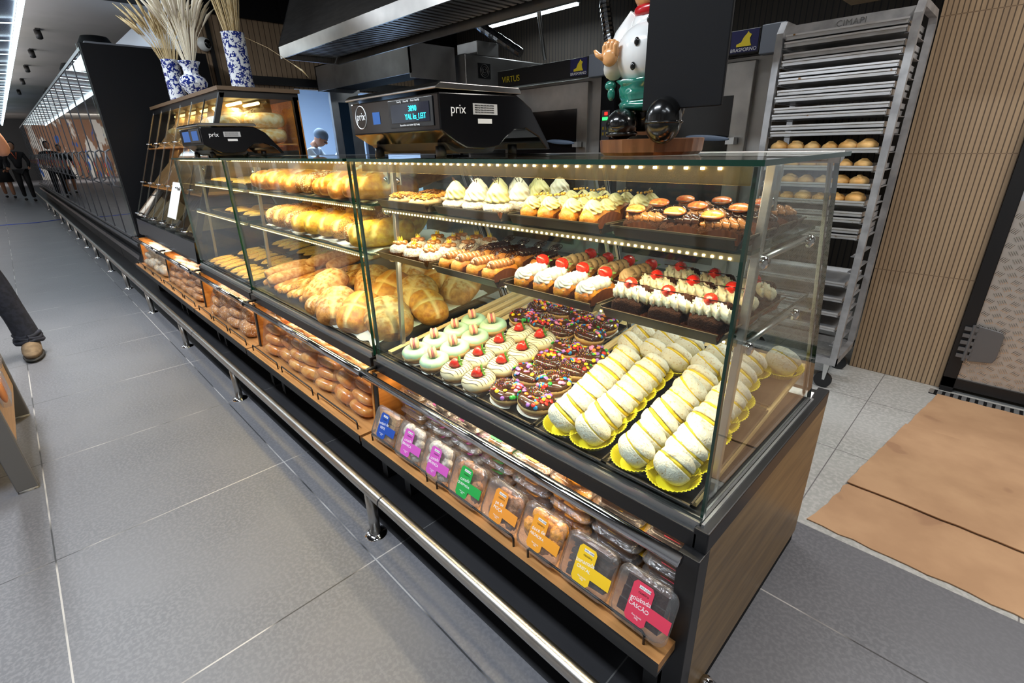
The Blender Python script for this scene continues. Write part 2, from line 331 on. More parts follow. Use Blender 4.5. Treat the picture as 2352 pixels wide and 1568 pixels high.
# cardboard
random.seed(3)
def cardboard(name, label, pts, z, th, rag=.006):
    P = []
    for i, (a, b) in enumerate(pts):
        c, d = pts[(i + 1) % len(pts)]; n = max(2, int(math.hypot(c - a, d - b) / .05))
        for k in range(n):
            q = k / n; P.append((a + (c - a) * q + random.uniform(-rag, rag), b + (d - b) * q + random.uniform(-rag, rag)))
    m_ = MB().prism(P, z, z + th, 'z')
    return tag(m_.build(name, CBM), label, 'cardboard', group=None)
CBM = mat('worn_cardboard', (.50, .30, .165), .85, col2=(.43, .25, .135), ns=5, speck=(5, .66, (.36, .2, .11)), bump=.2, bs=12)
cardboard('cardboard_sheet', 'large flattened brown cardboard sheet with torn front edge on the floor', [(.03, .965), (1.9, .93), (1.9, 1.60), (.135, 1.62)], .001, .004)
cardboard('cardboard_sheet', 'brown cardboard sheet lying between the torn front sheet and the door', [(.125, 1.60), (1.9, 1.56), (1.9, 2.48), (.24, 2.49)], .0055, .004)
cardboard('cardboard_sheet', 'brown cardboard strip overlapping the seam between the two large sheets', [(.078, 1.30), (1.9, 1.24), (1.9, 1.97), (.172, 2.0)], .010, .004, .003)
# ---------------- bumper rail on the floor ----------------
t = thing('bumper_rail', 'scuffed chrome bumper rail on short floor posts in front of the bakery counter', 'rail', (-1.09, -.205, 0))
MB().tube([(.4, -.205, .2), (.06, -.205, .2), (-27, -.205, .2)], .021, 16).build('rail', RAILM, t, True, world=True)
for x in (-1.0, -3.4): MB().cyl((x, -.205, .2), (x + .006, -.205, .2), .0216, 16).build('joint_sleeve', BLK, t, True, world=True)
for x in [-1.09, -2.62, -3.80, -5.0, -6.2, -7.4, -8.6, -9.8, -11, -12.4, -14, -16, -18, .16]:
    MB().cyl((x, -.205, .0), (x, -.205, .19), .019, 14).build('post', RAILM, t, True, world=True)
    MB().lathe([(.001, .012), (.02, .012), (.04, .004), (.042, 0)], 20, T=Matrix.Translation((x, -.205, 0))).build('floor_flange', CHR, t, True, world=True)
t = thing('levelling_foot', 'chrome domed floor foot at the front corner of the wooden end panel', 'foot', (.035, .1, 0))
MB().lathe([(.001, .055), (.014, .052), (.02, .04), (.016, .028), (.014, .02), (.04, .012), (.044, 0)], 20).build('dome', CHR, t, True)
# ---------------- display counter modules ----------------
SLP = .125
LIN = mat('dark_case_floor', (.012, .011, .01), .35)
def area_child(name, loc, sx, sy, power, color, rot, parent):
    o = area(name, loc, sx, sy, power, color, rot); return o
def counter(x0, x1, label, warm, power, end=False, tilt_deck=True):
    t = thing('display_counter', label, 'display case', (x0, 0, 0), group=None)
    B = lambda mb, n, m, **k: mb.build(n, m, t, world=True, **k)
    B(MB().box(x0, x1, -.018, .827, .545, .588), 'counter_frame', BLK, bevel=.003)
    B(MB().box(x0 + .004, x1 - .004, 0.012, .80, .588, .6), 'case_floor', LIN)
    # aluminium channel that holds the front glass
    mb = MB().box(x0 + .006, x1 - .004, -.006, .0, .588, .606).box(x0 + .006, x1 - .004, .009, .013, .588, .606)
    if end: mb.box(x1 - .013, x1 - .009, .013, .72, .588, .606).box(x1 - .0, x1 + .006, -.006, .72, .588, .606)
    B(mb, 'glass_channel', ALU)
    B(MB().pane(x0 + .008, x1 - .001, 0, .010, .592, 1.293), 'front_glass', G_)
    B(MB().pane(x0 + .003, x1 + (.012 if end else -.003), -.012, .485, 1.294, 1.303), 'top_glass', G_)
    for xx, n in ((x0 + .004, 'left_glass'), (x1 - .011, 'right_glass')):
        sec = [(.011, .592), (.715, .592), (.46, 1.293), (.011, 1.293)]
        mb = MB().prism(sec, xx, xx + .010, 'x'); mb.m = [0, 0, 1, 1, 1, 1]; B(mb, n, G_)
    # shelves with their led profiles
    for z, yf, yb in ((1.148, .085, .455), (.975, .115 if end else .055, .52)):
        mb = MB().pane(x0 + .025, x1 - .02, yf, yb, z - .008, z)
        sh = B(mb, 'glass_shelf', G_)
        B(MB().box(x0 + .03, x1 - .03, yf - .004, yf + .012, z - .022, z - .0085), 'led_profile', mat('led_profile_tan', (.55, .45, .25), .4, .4))
        n = int((x1 - x0 - .08) / .0165); mb = MB()
        for i in range(n): a = x0 + .045 + i * .0165; mb.box(a, a + .0048, yf - .0052, yf - .004, z - .0195, z - .0158)
        B(mb, 'led_strip', warm)
        area('shelf_led', ((x0 + x1) / 2, yf + .006, z - .026), x1 - x0 - .1, .012, power * (.85 if z > 1.1 else 1.55), POWC[warm.name], (radians(-12), 0, 0))
    # canopy profile below the top glass
    B(MB().box(x0 + .02, x1 - .02, .03, .034, 1.262, 1.293), 'canopy_profile', glassy('tan_canopy_plastic' , (.72, .62, .4), .06, .3, 3, top=.5, extra=.16, ecol=(.42, .32, .15)))
    n = int((x1 - x0 - .08) / .03); mb = MB()
    for i in range(n): a = x0 + .045 + i * .03; mb.box(a, a + .006, .0275, .03, 1.286, 1.290)
    B(mb, 'led_strip', warm)
    area('canopy_led', ((x0 + x1) / 2, .045, 1.287), x1 - x0 - .1, .014, power * 1.25, POWC[warm.name], (radians(-14), 0, 0))
    # inner uprights
    for xx in ((x0 + .022, x1 - .035) if end else (x0 + .022,)):
        T = Matrix.Translation((xx, .10, .6)) @ Matrix.Rotation(radians(-3.5), 4, 'X')
        B(MB().box(0, .016, -.008, .008, 0, .692, T=T), 'upright', ALU, bevel=.002)
    # rear sliding doors in a leaning aluminium frame
    L = sqrt(.255 ** 2 + .70 ** 2); T0 = Matrix.Translation((0, .715, .6)) @ Matrix.Rotation(atan2(.255, .70), 4, 'X')
    xm = (x0 + x1) / 2
    for n, (a, b, dy) in {'sliding_door_a': (x0 + .02, xm + .03, 0), 'sliding_door_b': (xm - .03, x1 - .02, .014)}.items():
        B(MB().pane(a, b, dy, dy + .005, .01, L - .01, T=T0), 'sliding_door', G_)
        [B(MB().box(q, q + .008, dy - .003, dy + .009, .01, L - .01, T=T0), 'door_stile', ALU) for q in (a, b - .008)]
    [B(MB().box(x0, x1, -.004, .024, q, q + .016, T=T0), 'door_track', ALU) for q in (-.004, L - .02)]
    # shelf bars and glass clamps
    for xx in (x0 + .03, x1 - .03):
        for z in (1.148, .975):
            B(MB().cyl((xx, .14, z - .03), (xx, .44, z - .03), .007, 10), 'shelf_bar', ALU, smooth=True)
            for y in (.14, .42):
                s = -1 if xx < xm else 1; T = Matrix.Translation((xx, y, z - .03)) @ Matrix.Rotation(s * pi / 2, 4, 'Y')
                B(MB().lathe([(.001, .024), (.008, .023), (.014, .018), (.015, .01), (.006, .009), (.006, 0)], 16, T=T), 'clamp_disc', CHR, smooth=True)
        for y in (.16,):
            B(MB().box(xx - .014, xx + .014, y - .003, y + .003, 1.21, 1.293), 'glass_bracket', ALU, bevel=.002)
            T = Matrix.Translation((xx, y - .003, 1.225)) @ Matrix.Rotation(pi / 2, 4, 'X'); B(MB().lathe([(.012, 0), (.012, .006), (.008, .011), (.001, .013)], 16, T=T), 'bracket_bolt', CHR, smooth=True)
    # pine slat deck, rising to the rear
    mb = MB(); x = x0 + .03
    while x < x1 - .06:
        T = Matrix.Translation((x, .035, .6055)) @ Matrix.Rotation(math.atan(SLP), 4, 'X'); mb.box(0, .03, 0, .70, 0, .012, T=T); x += .0545
    B(mb, 'slat_deck', PINE if end else LIN)
    if not end: B(MB().box(x0 + .02, x1 - .02, 0, .74, .0125, .0135, T=Matrix.Translation((0, .014, .602)) @ Matrix.Rotation(math.atan(SLP), 4, 'X')), 'deck_sheet', mat('black_deck_sheet', (.014, .012, .01), .4))
    return t
POWC = {'led_dots_warm': (1, .8, .5), 'led_dots_yellow': (1, .69, .22)}
LEDY2 = emis('led_dots_yellow', (1, .74, .32), 12)
counter(-1.29, 0, 'nearest glass display counter, filled with trays of decorated pastries', LEDW, 5.0, end=True)
counter(-2.64, -1.312, 'middle glass display counter, filled with loaves of bread', LEDY2, 3.9)
counter(-3.70, -2.662, 'farthest low glass display counter, with trays of small pizzas', LEDY2, 2.4)
# ---------------- wooden bread bins below ----------------
BINW = mat('bin_end_black', (.008, .008, .008), .5)
names = {0: 'open wooden bin under the pastry counter, holding clear tubs of sweets', 1: 'open wooden bin under the bread counter, holding bags of soft rolls', 2: 'open wooden bin under the pizza counter, holding sugared sweet loaves',
         3: 'open wooden bin holding long brown glazed loaves, below the black cabinet front', 4: 'open wooden bin at the far end of the row, holding floured bread in bags'}
for i, (x0, x1) in enumerate(((-1.27, 0), (-2.57, -1.285), (-3.66, -2.585), (-4.75, -3.675), (-5.9, -4.765))):
    t = thing('bread_bin', names[i], 'bin', (x0, 0, 0))
    B = lambda mb, n, m, **k: mb.build(n, m, t, world=True, **k)
    B(MB().box(x0, x1 - .002, -.118, .42, .272, .298), 'shelf_board', WOOD)
    B(MB().box(x0, x1 - .002, -.123, -.118, .262, .2985).box(x0, x1 - .002, -.118, .42, .262, .272), 'board_edging', BLK)
    sec = [(-.115, .30), (-.03, .545), (.42, .545), (.42, .30)]
    sec = [(-.045, .299), (-.03, .545), (.42, .545), (.42, .299)]
    B(MB().prism(sec, x0 + .001, x0 + .016, 'x'), 'side_lining', WOODV)
    B(MB().prism([(-.052, .299), (-.037, .545), (-.030, .545), (-.045, .299)], x0, x0 + .022, 'x'), 'side_edging', BINW)
    if i: B(MB().prism([(-.045, .299), (-.03, .545), (.42, .545), (.42, .299)], x1 - .018, x1 - .004, 'x'), 'side_lining', WOODV)
    T = Matrix.Translation((0, .36, .298)) @ Matrix.Rotation(radians(-9), 4, 'X')
    B(MB().box(x0 + .017, x1 - .019, 0, .012, 0, .24, T=T), 'back_panel', WOODV)
    B(MB().tube([(x0 + .004, -.075, .556), (x1 - .004, -.075, .556)], .0145, 16), 'chrome_rail', CHR, smooth=True)
    B(MB().tube([(x0, -.018, .562), (x0, -.05, .565), (x0, -.075, .557)], .0075, 8).cyl((x0 - .004, -.075, .556), (x0 + .004, -.075, .556), .0165, 16), 'rail_bracket', BLK, smooth=True)
    n = 3; g = .055; w = (x1 - x0 - .10 - 2 * g) / 3
    for k in range(n):
        a = x0 + .05 + k * (w + g)
        B(MB().tube([(a, -.10, .297), (a, -.10, .325), (a + .006, -.10, .332), (a + w - .006, -.10, .332), (a + w, -.10, .325), (a + w, -.10, .297)], .0032, 8), 'wire_guard', BLK, smooth=True)
    for xx in (x0 + .07, x1 - .09):
        B(MB().box(xx, xx + .04, .0, .05, .012, .262).box(xx + .005, xx + .035, .002, .045, 0, .012), 'leg', BLK)
    B(MB().box(x0, x1 - .002, .35, .37, .02, .262), 'plinth_board', BLKM)
    area('bin_led', ((x0 + x1) / 2, .05, .542), x1 - x0 - .1, .09, 3.2 if i else 7.5, (1, .76, .5), (radians(-14), 0, 0), radians(160))
# wooden end panel
t = thing('end_panel', 'wood-grained end panel closing the near end of the display counter', 'panel', (0, 0, 0))
MB().box(.001, .022, .004, .827, .04, .588).build('grain_face', WOODE, t)
MB().box(-.024, .0225, -.045, .004, .0, .546).build('front_edging', BLK, t, bevel=.002)
MB().box(-.01, .0225, -.018, .827, .546, .5995).build('top_edging', BLK, t, bevel=.003)
MB().box(.0, .019, .01, .82, 0, .04).build('kick_board', BLKM, t)
struct('trim_5', MB().box(-5.9, -.002, .43, .8, 0, .544), BLKM)
# ---------------- tall self-service bread cabinet ----------------
X0, X1 = -5.88, -3.74
t = thing('bread_cabinet', 'tall black and wood self-service bread cabinet with clear flap doors and a lit top row', 'cabinet', (X0, 0, 0))
B = lambda mb, n, m, p=None, **k: mb.build(n, m, p or t, world=True, **k)
FY = lambda z: .012 + (z - .77) * .375 / .95          # leaning front plane
B(MB().box(X0 - .01, X1 + .02, FY(1.72) - .02, .93, 1.725, 1.75), 'top_board', mat('cabinet_top_brown', (.16, .10, .055), .5))
B(MB().box(X0, X1, FY(1.7), .92, 1.68, 1.725), 'top_frame', BLK)
B(MB().prism([(-.012, .59), (-.012, .60), (.0, .74), (.05, .765), (.06, .60), (.06, .59)], X0, X1, 'x'), 'front_panel', GLB)
B(MB().box(X0, X1, .0, .9, .588, .6), 'bottom_board', BLK)
B(MB().box(X0, X1, .88, .92, .6, 1.7), 'back_board', WOODV)
B(MB().prism([(.0, .60), (FY(1.70), 1.70), (.90, 1.70), (.90, .60)], X0, X0 + .02, 'x'), 'side_board', BLKM)
mb = MB().pane(X1 - .012, X1 - .004, .06, .90, .62, 1.69); mb = MB().prism([(.03, .61), (FY(1.69), 1.69), (.86, 1.69), (.86, .61)], X1 - .012, X1 - .006, 'x')
B(mb, 'end_glass', [G])
for a, b in (((.012, .74), (FY(1.71), 1.71)), ((.88, .6), (.88, 1.7))):
    B(MB().prism([(a[0] - .004, a[1]), (b[0] - .004, b[1]), (b[0] + .03, b[1]), (a[0] + .03, a[1])], X1 - .03, X1, 'x'), 'corner_post', BLK)
B(MB().box(X1 - .018, X1 - .012, .25, .86, 1.27, 1.33), 'end_rail', BLK)
for z in (1.05, 1.38): B(MB().box(X0 + .02, X1 - .02, FY(z) + .01, .86, z - .01, z), 'shelf', WOODV)
BR = woodmat('bin_divider_wood', (.5, .34, .18), (.38, .25, .12), (3, 3, 12))
xs = [X0 + .02 + i * .352 for i in range(7)]
for i, x in enumerate(xs):
    for z0, z1 in ((.77, 1.04), (1.05, 1.37), (1.38, 1.68)):
        if i in (0, 6): continue
        P = [(FY(z0) + .02, z0), (FY(z0 + .10) + .05, z0 + .08), (FY(z0 + .12) + .16, z0 + .2), (FY(z1) + .12, z1), (.84, z1), (.84, z0)]
        B(MB().prism(P, x - .006, x + .006, 'x'), 'divider', BR)
    B(MB().prism([(FY(.77), .77), (FY(1.70), 1.70), (FY(1.70) + .008, 1.70), (FY(.77) + .008, .77)], x - .007, x + .007, 'x'), 'mullion', ALU if i < 5 else BLK)
for i in range(6):
    for z0, z1 in ((.775, 1.04), (1.055, 1.37), (1.385, 1.675)):
        a, b = xs[i] + .01, xs[i + 1] - .01
        d = B(MB().prism([(FY(z0) - .004, z0), (FY(z1) - .004, z1), (FY(z1) - .001, z1), (FY(z0) - .001, z0)], a, b, 'x'), 'flap_door', [G])
        h = MB().tube([((a + b) / 2 - .05, FY(z0 + .02) - .006, z0 + .03), ((a + b) / 2 - .04, FY(z0) - .03, z0 + .03), ((a + b) / 2 + .04, FY(z0) - .03, z0 + .03), ((a + b) / 2 + .05, FY(z0 + .02) - .006, z0 + .03)], .006, 8)
        B(h, 'handle', CHR, smooth=True)
for y in (.52, .64):
    B(MB().cyl((X0 + .2, y, 1.655), (X1 - .05, y, 1.655), .011, 10), 'light_tube', LEDY)
area('cabinet_led', ((X0 + X1) / 2, .55, 1.64), 2.0, .05, 10, (1, .68, .3))
area('cabinet_led', ((X0 + X1) / 2, .45, 1.36), 2.0, .03, 2.2, (1, .68, .34))
P = MB().prism([(.02, .86), (.122, 1.12), (.124, 1.12), (.022, .86)], -4.50, -4.22, 'x'); tag(P.build('price_sheet', PAPW), 'white printed sheet fixed to the front of the self-service cabinet', 'sheet')
# black partition next to the freezers
t = thing('partition_panel', 'tall matt black partition between the freezer doors and the bread cabinet', 'partition', (-6.0, 0, 0))
MB().box(-6.06, -5.98, -.01, 1.0, .46, 2.27).build('panel', BLKM, t, world=True)
MB().pane(-6.075, -6.064, -.03, .2, .46, 2.27).build('edge_glass', G_, t, world=True)
# ---------------- row of freezer doors ----------------
FB = mat('freezer_base_dark', (.035, .034, .036), .35, .3); FRM = mat('freezer_frame', (.10, .10, .11), .35, .6)
STK = {c: mat('sticker_' + c, v, .4) for c, v in dict(red=(.55, .03, .03), yellow=(.8, .55, .02)).items()}
INN = mat('freezer_inside', (.12, .125, .14), .6); FOOD = [mat('frozen_pack_%d' % i, c, .5) for i, c in enumerate([(.3, .05, .04), (.35, .25, .1), (.1, .14, .3), (.3, .3, .3)])]
tube_w = emis('freezer_tube', (.8, .9, 1), 1.6)
def freezer(x1, n, w=.72):
    x0 = x1 - n * w
    t = thing('glass_door_freezer', FZL[len(FZ)], 'freezer', (x0, 0, 0), group=None); FZ.append(t)
    B = lambda mb, nm, m, p=None, **k: mb.build(nm, m, p or t, world=True, **k)
    B(MB().prism([(-.02, .46), (.0, .40), (.06, .12), (.06, 0), (.95, 0), (.95, .46)], x0, x1, 'x'), 'base', FB)
    B(MB().prism([(-.06, .30), (-.045, .34), (.02, .30), (.02, .27)], x0, x1, 'x').box(x0, x1, -.035, -.02, .43, .46), 'base_ledge', FRM)
    B(MB().box(x0, x1, .62, .95, .46, 2.25).box(x0, x1, .04, .95, 2.25, 2.3), 'carcass', INN)
    B(MB().box(x0, x1, .06, .075, 2.19, 2.215), 'light_tube', tube_w)
    for z in (.85, 1.2, 1.55, 1.9):
        B(MB().box(x0, x1, .1, .6, z, z + .01), 'shelf', FRM)
    for i in range(n):
        a = x0 + i * w
        d = B(MB().box(a, a + .007, -.010, .01, .47, 2.25).box(a + w - .007, a + w, -.012, .01, .47, 2.25).box(a, a + w, -.012, .01, .47, .5).box(a, a + w, -.012, .01, 2.22, 2.25), 'door', FRM)
        d['label'] = 'glass freezer door'
        B(MB().pane(a + .012, a + w - .012, -.006, .002, .48, 2.24), 'pane', [G2, GE], d)
        B(MB().tube([(a + w - .05, -.012, 1.02), (a + w - .05, -.065, 1.05), (a + w - .05, -.07, 1.25), (a + w - .05, -.05, 1.36), (a + w - .09, -.012, 1.38)], .008, 8), 'handle', HDL, d, smooth=True)
        B(MB().box(a + w - .063, a + w - .037, -.086, -.083, 1.14, 1.26), 'tag_red', STK['red'], d)
        B(MB().box(a + w - .063, a + w - .037, -.0875, -.086, 1.17, 1.21), 'tag_yellow', STK['yellow'], d)
HDL = mat('freezer_handle_grey', (.16, .16, .17), .35); FZ = []; FZL = ['nearest glass door freezer, beside the black partition', 'second glass door freezer along the aisle from the black partition', 'third glass door freezer along the aisle, with a dark fan motor above', 'fourth glass door freezer far down the aisle', 'farthest glass door freezer at the end of the aisle']
x = -6.08
for n in (3, 3, 4, 5, 8): freezer(x, n, .78); x -= n * .78 + .02
for i, (xx, l) in enumerate(((-7.3, 'round black condenser drum standing on the nearest freezer'), (-9.6, 'round black condenser drum on the third freezer'), (-13.2, 'round black condenser drum on the fourth freezer'))):
    tag(MB().lathe([(.001, .24), (.12, .23), (.16, .16), (.17, .04), (.15, 0)], 20, T=Matrix.Translation((xx, .3, 2.3))).build('condenser_drum', BLKM, None, True), l, 'condenser')
# ceiling fittings
SP = mat('spot_black', (.02, .02, .02), .5)
for i, xx in enumerate((-12.6, -15, -17.6, -20.6, -24)):
    t = thing('ceiling_spotlight', ['nearest', 'second', 'third', 'fourth', 'farthest'][i] + ' small black spotlight in the line along the pale ceiling', 'spotlight', (xx, .3, 3.4))
    MB().box(-.12, .12, -.03, .03, -.02, 0).build('track', SP, t); MB().cyl((0, 0, -.02), (.06, .0, -.14), .05, 12).build('lamp_head', SP, t, True)
t = thing('light_lattice', 'long glowing lattice light hanging over the aisle', 'lamp', (-6, -.2, 2.8))
LB = emis('lattice_bar_light', (.75, .95, 1), 3.5); mb = MB()
mb.box(-30, 0, -.02, .02, -.02, .02).box(-30, 0, -1.22, -1.18, -.02, .02)
for i in range(23): mb.tube([(-i * 1.3, 0, 0), (-i * 1.3 - .7, -1.2, 0)], .006, 4)
mb.build('bright_bar', LB, t)
MB().box(-30, 0, -1.2, -.02, .03, .05).build('backing_panel', mat('lattice_backing', (.25, .28, .45), .2, .6), t)
area('lattice_glow', (-9, -.8, 2.72), 6, .6, 30, (.8, .93, 1))
t = thing('dome_camera', 'small white dome camera with black lens high on the slatted wall', 'camera', (-6.37, 1.12, 2.42))
MB().ell((0, 0, 0), .06, .07, .07).build('shell', WHT, t, True); MB().ell((.035, .02, .0), .04, .04, .045).build('lens', GLB, t, True)
# ---------------- vases with dried wheat ----------------
def vasemat():
    m, t, out = _nt('blue_and_white_glaze'); p = t.nodes.new('ShaderNodeBsdfPrincipled'); t.links.new(p.outputs[0], out.inputs[0]); p.inputs['Roughness'].default_value = .1
    v = coords(t); f, _ = noisy(t, v, 34, 4, .47, .5); f2, _ = noisy(t, v, 75, 2, .55, .58); c = mix(t, f, (.82, .85, .88), (.01, .025, .2)); c = mix(t, f2, c, (.8, .84, .88))
    t.links.new(c, p.inputs['Base Color']); return m
VM = vasemat(); STRAW = mat('dried_wheat', (.62, .46, .22), .8, col2=(.8, .66, .4), ns=30); STRAWP = mat('bleached_wheat', (.95, .88, .72), .8)  # second wheat tone is paler, for the round-bellied vase
def vase(label, loc, prof, n, h, spread, m, droop=None):
    t = thing('vase', label, 'vase', loc)
    MB().lathe(prof, 28).build('vessel', VM, t, True)
    z0 = prof[-1][1] - .02; r0 = prof[-1][0] * .7; mb = MB(); mh = MB()
    w = thing('dried_wheat_stem_bundle', WHL[loc], 'dried wheat', (loc[0], loc[1], loc[2] + z0))
    for i in range(n):
        a = random.uniform(0, 2 * pi); q = sqrt(random.random()); H = h * random.uniform(.72, 1); s = spread * q
        p0 = (cos(a) * r0 * q * .8, sin(a) * r0 * q * .8, 0); p1 = (cos(a) * (r0 * q + s * .3), sin(a) * (r0 * q + s * .3), H * .5); p2 = (cos(a) * (r0 * q + s * .75), sin(a) * (r0 * q + s * .75), H * .85); p3 = (cos(a) * (r0 * q + s * 1.05), sin(a) * (r0 * q + s * 1.05), H)
        pm = tuple((p1[k] + p2[k]) / 2 for k in range(3))
        mb.tube([p0, p1, pm], .0016, 4); mh.tube([pm, p2, p3], [.004, .0105, .0012], 5)
    if droop: mb.tube([(0, 0, .0), (.04, .05, .06), (.16, .18, -.02), (.3, .3, -.14)], .0015, 4); mh.tube([(.3, .3, -.14), (.34, .34, -.18), (.37, .37, -.23)], [.003, .007, .001], 5)
    mb.build('stems', m, w); mh.build('ears', m, w, True)
    for o in (w.children): pass
WHL = {(-5.05, .44, 1.75): 'sheaf of dried wheat in the left blue and white cylinder vase', (-4.47, .43, 1.75): 'pale bleached wheat sheaf in the round-bellied vase', (-4.2, .70, 1.75): 'tall thin dried wheat sheaf in the largest cylinder vase'}
CYL = lambda r, h: [(.001, 0), (r * .97, 0), (r, .01), (r, h * .5), (r, h - .01), (r * 1.03, h), (r * .93, h), (r * .9, h - .06)]
random.seed(5)
vase('slim blue and white cylinder vase standing leftmost on the bread cabinet', (-5.05, .44, 1.75), CYL(.066, .31), 70, .50, .24, STRAW)
vase('round-bellied blue and white vase with flared neck on the bread cabinet', (-4.47, .43, 1.75), [(.001, 0), (.05, 0), (.055, .012), (.085, .05), (.098, .085), (.085, .12), (.055, .14), (.05, .15), (.054, .19), (.075, .225), (.078, .23), (.062, .225)], 80, .56, .22, STRAWP)
vase('largest blue and white cylinder vase, at the near corner of the bread cabinet', (-4.2, .70, 1.75), CYL(.08, .41), 90, .8, .24, STRAW, True)
# ---------------- kitchen: hoods, ovens ----------------
FILT = mat('hood_filter', (.05, .045, .04), .5, .7)
t = thing('extraction_hood', 'large steel extraction hood hanging over the counter', 'hood', (-4.63, 1.2, 2.08))
B = lambda mb, nm, m, p=None, **k: mb.build(nm, m, p or t, world=True, **k)
B(MB().box(-4.63, -.3, 1.2, 1.215, 2.08, 2.17).box(-4.63, -.3, 1.745, 1.76, 2.08, 2.15).box(-4.63, -4.615, 1.2, 1.76, 2.08, 2.17), 'lip', STEEL)
B(MB().prism([(1.2, 2.17), (1.215, 2.17), (1.62, 3.05), (1.6, 3.05)], -4.63, -.3, 'x').prism([(1.2, 2.17), (1.76, 2.17), (1.76, 3.05), (1.6, 3.05)], -4.63, -4.61, 'x'), 'canopy', STEEL)
mb = MB()
for i in range(66): mb.box(-4.58 + i * .064, -4.545 + i * .064, 1.3, 1.7, 2.125, 2.14)
B(mb, 'filter_slats', DSTEEL); B(MB().box(-4.61, -.3, 1.22, 1.745, 2.16, 2.165), 'filter_backing', BLKM)
t = thing('steam_hood', 'smaller boxy steel hood behind the big one, to its left', 'hood', (-6.1, 2.2, 1.98))
B(MB().box(-6.1, -4.1, 2.2, 2.215, 1.99, 2.26).box(-4.115, -4.1, 2.2, 2.75, 1.95, 2.26).box(-6.1, -4.1, 2.2, 2.75, 2.25, 2.26).box(-6.1, -6.085, 2.2, 2.75, 1.99, 2.26), 'shell', DSTEEL)
B(MB().box(-6.08, -4.13, 2.23, 2.73, 2.03, 2.04), 'underside', BLKM)
t = thing('deck_oven', 'long steel oven body with a square black fan grille, under the smaller hood', 'oven', (-4.9, 2.8, 0))
B(MB().box(-4.9, -3.98, 2.78, 4.3, .0, 2.19), 'body', DSTEEL, bevel=.01)
B(MB().box(-3.98, -3.975, 2.95, 3.12, 1.98, 2.12), 'fan_grille', BLKM)
mb = MB()
for r in (.02, .04, .06): mb.tube([(-3.972, 3.035 + r * cos(a * pi / 6), 2.05 + r * sin(a * pi / 6)) for a in range(13)], .003, 4)
B(mb, 'fan_guard', DSTEEL); B(MB().box(-4.5, -4.0, 2.7, 2.78, .95, 1.55), 'oven_door', GLB); B(MB().box(-4.3, -3.98, 2.95, 3.25, 2.19, 2.32), 'junction_box', DSTEEL, bevel=.005)
t = thing('steel_door_cabinet', 'tall steel door with narrow dark window beside the pale cold room', 'door', (-6.38, 2.46, 0))
B(MB().box(-6.39, -6.33, 2.46, 2.86, .05, 2.02), 'leaf', DSTEEL, bevel=.005); B(MB().box(-6.33, -6.325, 2.56, 2.70, .9, 1.9), 'window', mat('dark_blue_window', (.01, .03, .06), .1), bevel=.002)
B(MB().box(-6.37, -6.3, 2.9, 3.2, .05, 2.0), 'side_panel', mat('blue_grey_steel', (.13, .16, .22), .4, .6))
YEL = mat('yellow_print', (.8, .62, .03), .5); HBL = mat('handle_blue_grey', (.13, .17, .24), .35); NAVY = mat('navy_badge', (.02, .02, .09), .4)
RED = emis('red_digits', (1, .03, .02), 2.2); GRN = emis('green_digits', (.05, 1, .2), 1.8)
def oven(x0, label, name=None):
    x1 = x0 + 1.1; t = thing('convection_oven', label, 'oven', (x0, 3.0, 0))
    B = lambda mb, nm, m, p=None, **k: mb.build(nm, m, p or t, world=True, **k)
    B(MB().box(x0, x1 + .13, 3.04, 4.0, .0, 1.86), 'body', DSTEEL, bevel=.006)
    B(MB().box(x0 - .02, x1, 2.96, 3.05, 1.865, 2.01), 'header', mat('header_black', (.012, .011, .012), .35), bevel=.004)
    B(MB().box(x1, x1 + .15, 2.965, 3.25, 1.85, 2.02), 'header_end', mat('header_grey', (.2, .22, .26), .4), bevel=.006)
    d = B(MB().box(x0 + .02, x1 - .02, 3.0, 3.045, .3, 1.83), 'oven_door', STEEL, bevel=.006)
    B(MB().box(x0 + .12, x1 - .14, 2.996, 3.0, .4, 1.62), 'window', GLB, d)
    B(MB().tube([(x1 - .10, 2.99, 1.32), (x1 - .10, 2.94, 1.32)], .022, 10).box(x1 - .13, x1 - .07, 2.93, 2.99, 1.30, 1.345), 'latch', ALU, d)
    T = Matrix.Translation((x1 - .11, 2.93, 1.335)) @ Matrix.Rotation(radians(4), 4, 'Y')
    B(MB().ell((-.16, 0, 0), .17, .012, .02, T=T), 'door_handle', HBL, d, smooth=True)
    B(MB().box(x1 - .19, x1 - .01, 2.958, 2.96, 1.875, 2.005), 'badge', NAVY)
    B(MB().prism([(x1 - .15, 1.91), (x1 - .15, 1.925), (x1 - .12, 1.935), (x1 - .105, 1.965), (x1 - .085, 1.985), (x1 - .08, 1.995), (x1 - .072, 1.985), (x1 - .055, 1.975), (x1 - .065, 1.955), (x1 - .06, 1.93), (x1 - .05, 1.91)], 2.954, 2.957, 'y'), 'dog_emblem', YEL)
    txt('BRASFORNO', .03, (x1 - .1 - x0, 2.955 - 3.0, 1.89), (pi / 2, 0, 0), INKW, t, 'maker_name')
    if name: txt(name, .075, (.17, 2.955 - 3.0, 1.925), (pi / 2, 0, 0), YEL, t, 'model_name')
    return t
oven(-3.68, 'black-headed convection oven behind the large weighing scale', 'VIRTUS'); oven(-2.28, 'black-headed convection oven between the hanging board and the tray rack')
t = thing('control_panel', 'oven control panel with red and green digits and small yellow keys', 'control panel', (-2.42, 3.02, 1.45))
MB().box(-.05, .09, -.01, .02, -.6, .5).build('column', BLKM, t); MB().box(-.03, .05, -.015, -.01, -.1, .14).build('face', mat('panel_grey', (.08, .08, .09), .4), t)
MB().box(.0, .03, -.018, -.015, .10, .125).build('red_display', RED, t); MB().box(-.02, .035, -.018, -.015, .06, .085).build('green_display', GRN, t)
mb = MB()
for i in range(2):
    for j in range(2): mb.box(-.018 + i * .035, .0 + i * .035, -.018, -.015, -.06 + j * .045, -.035 + j * .045)
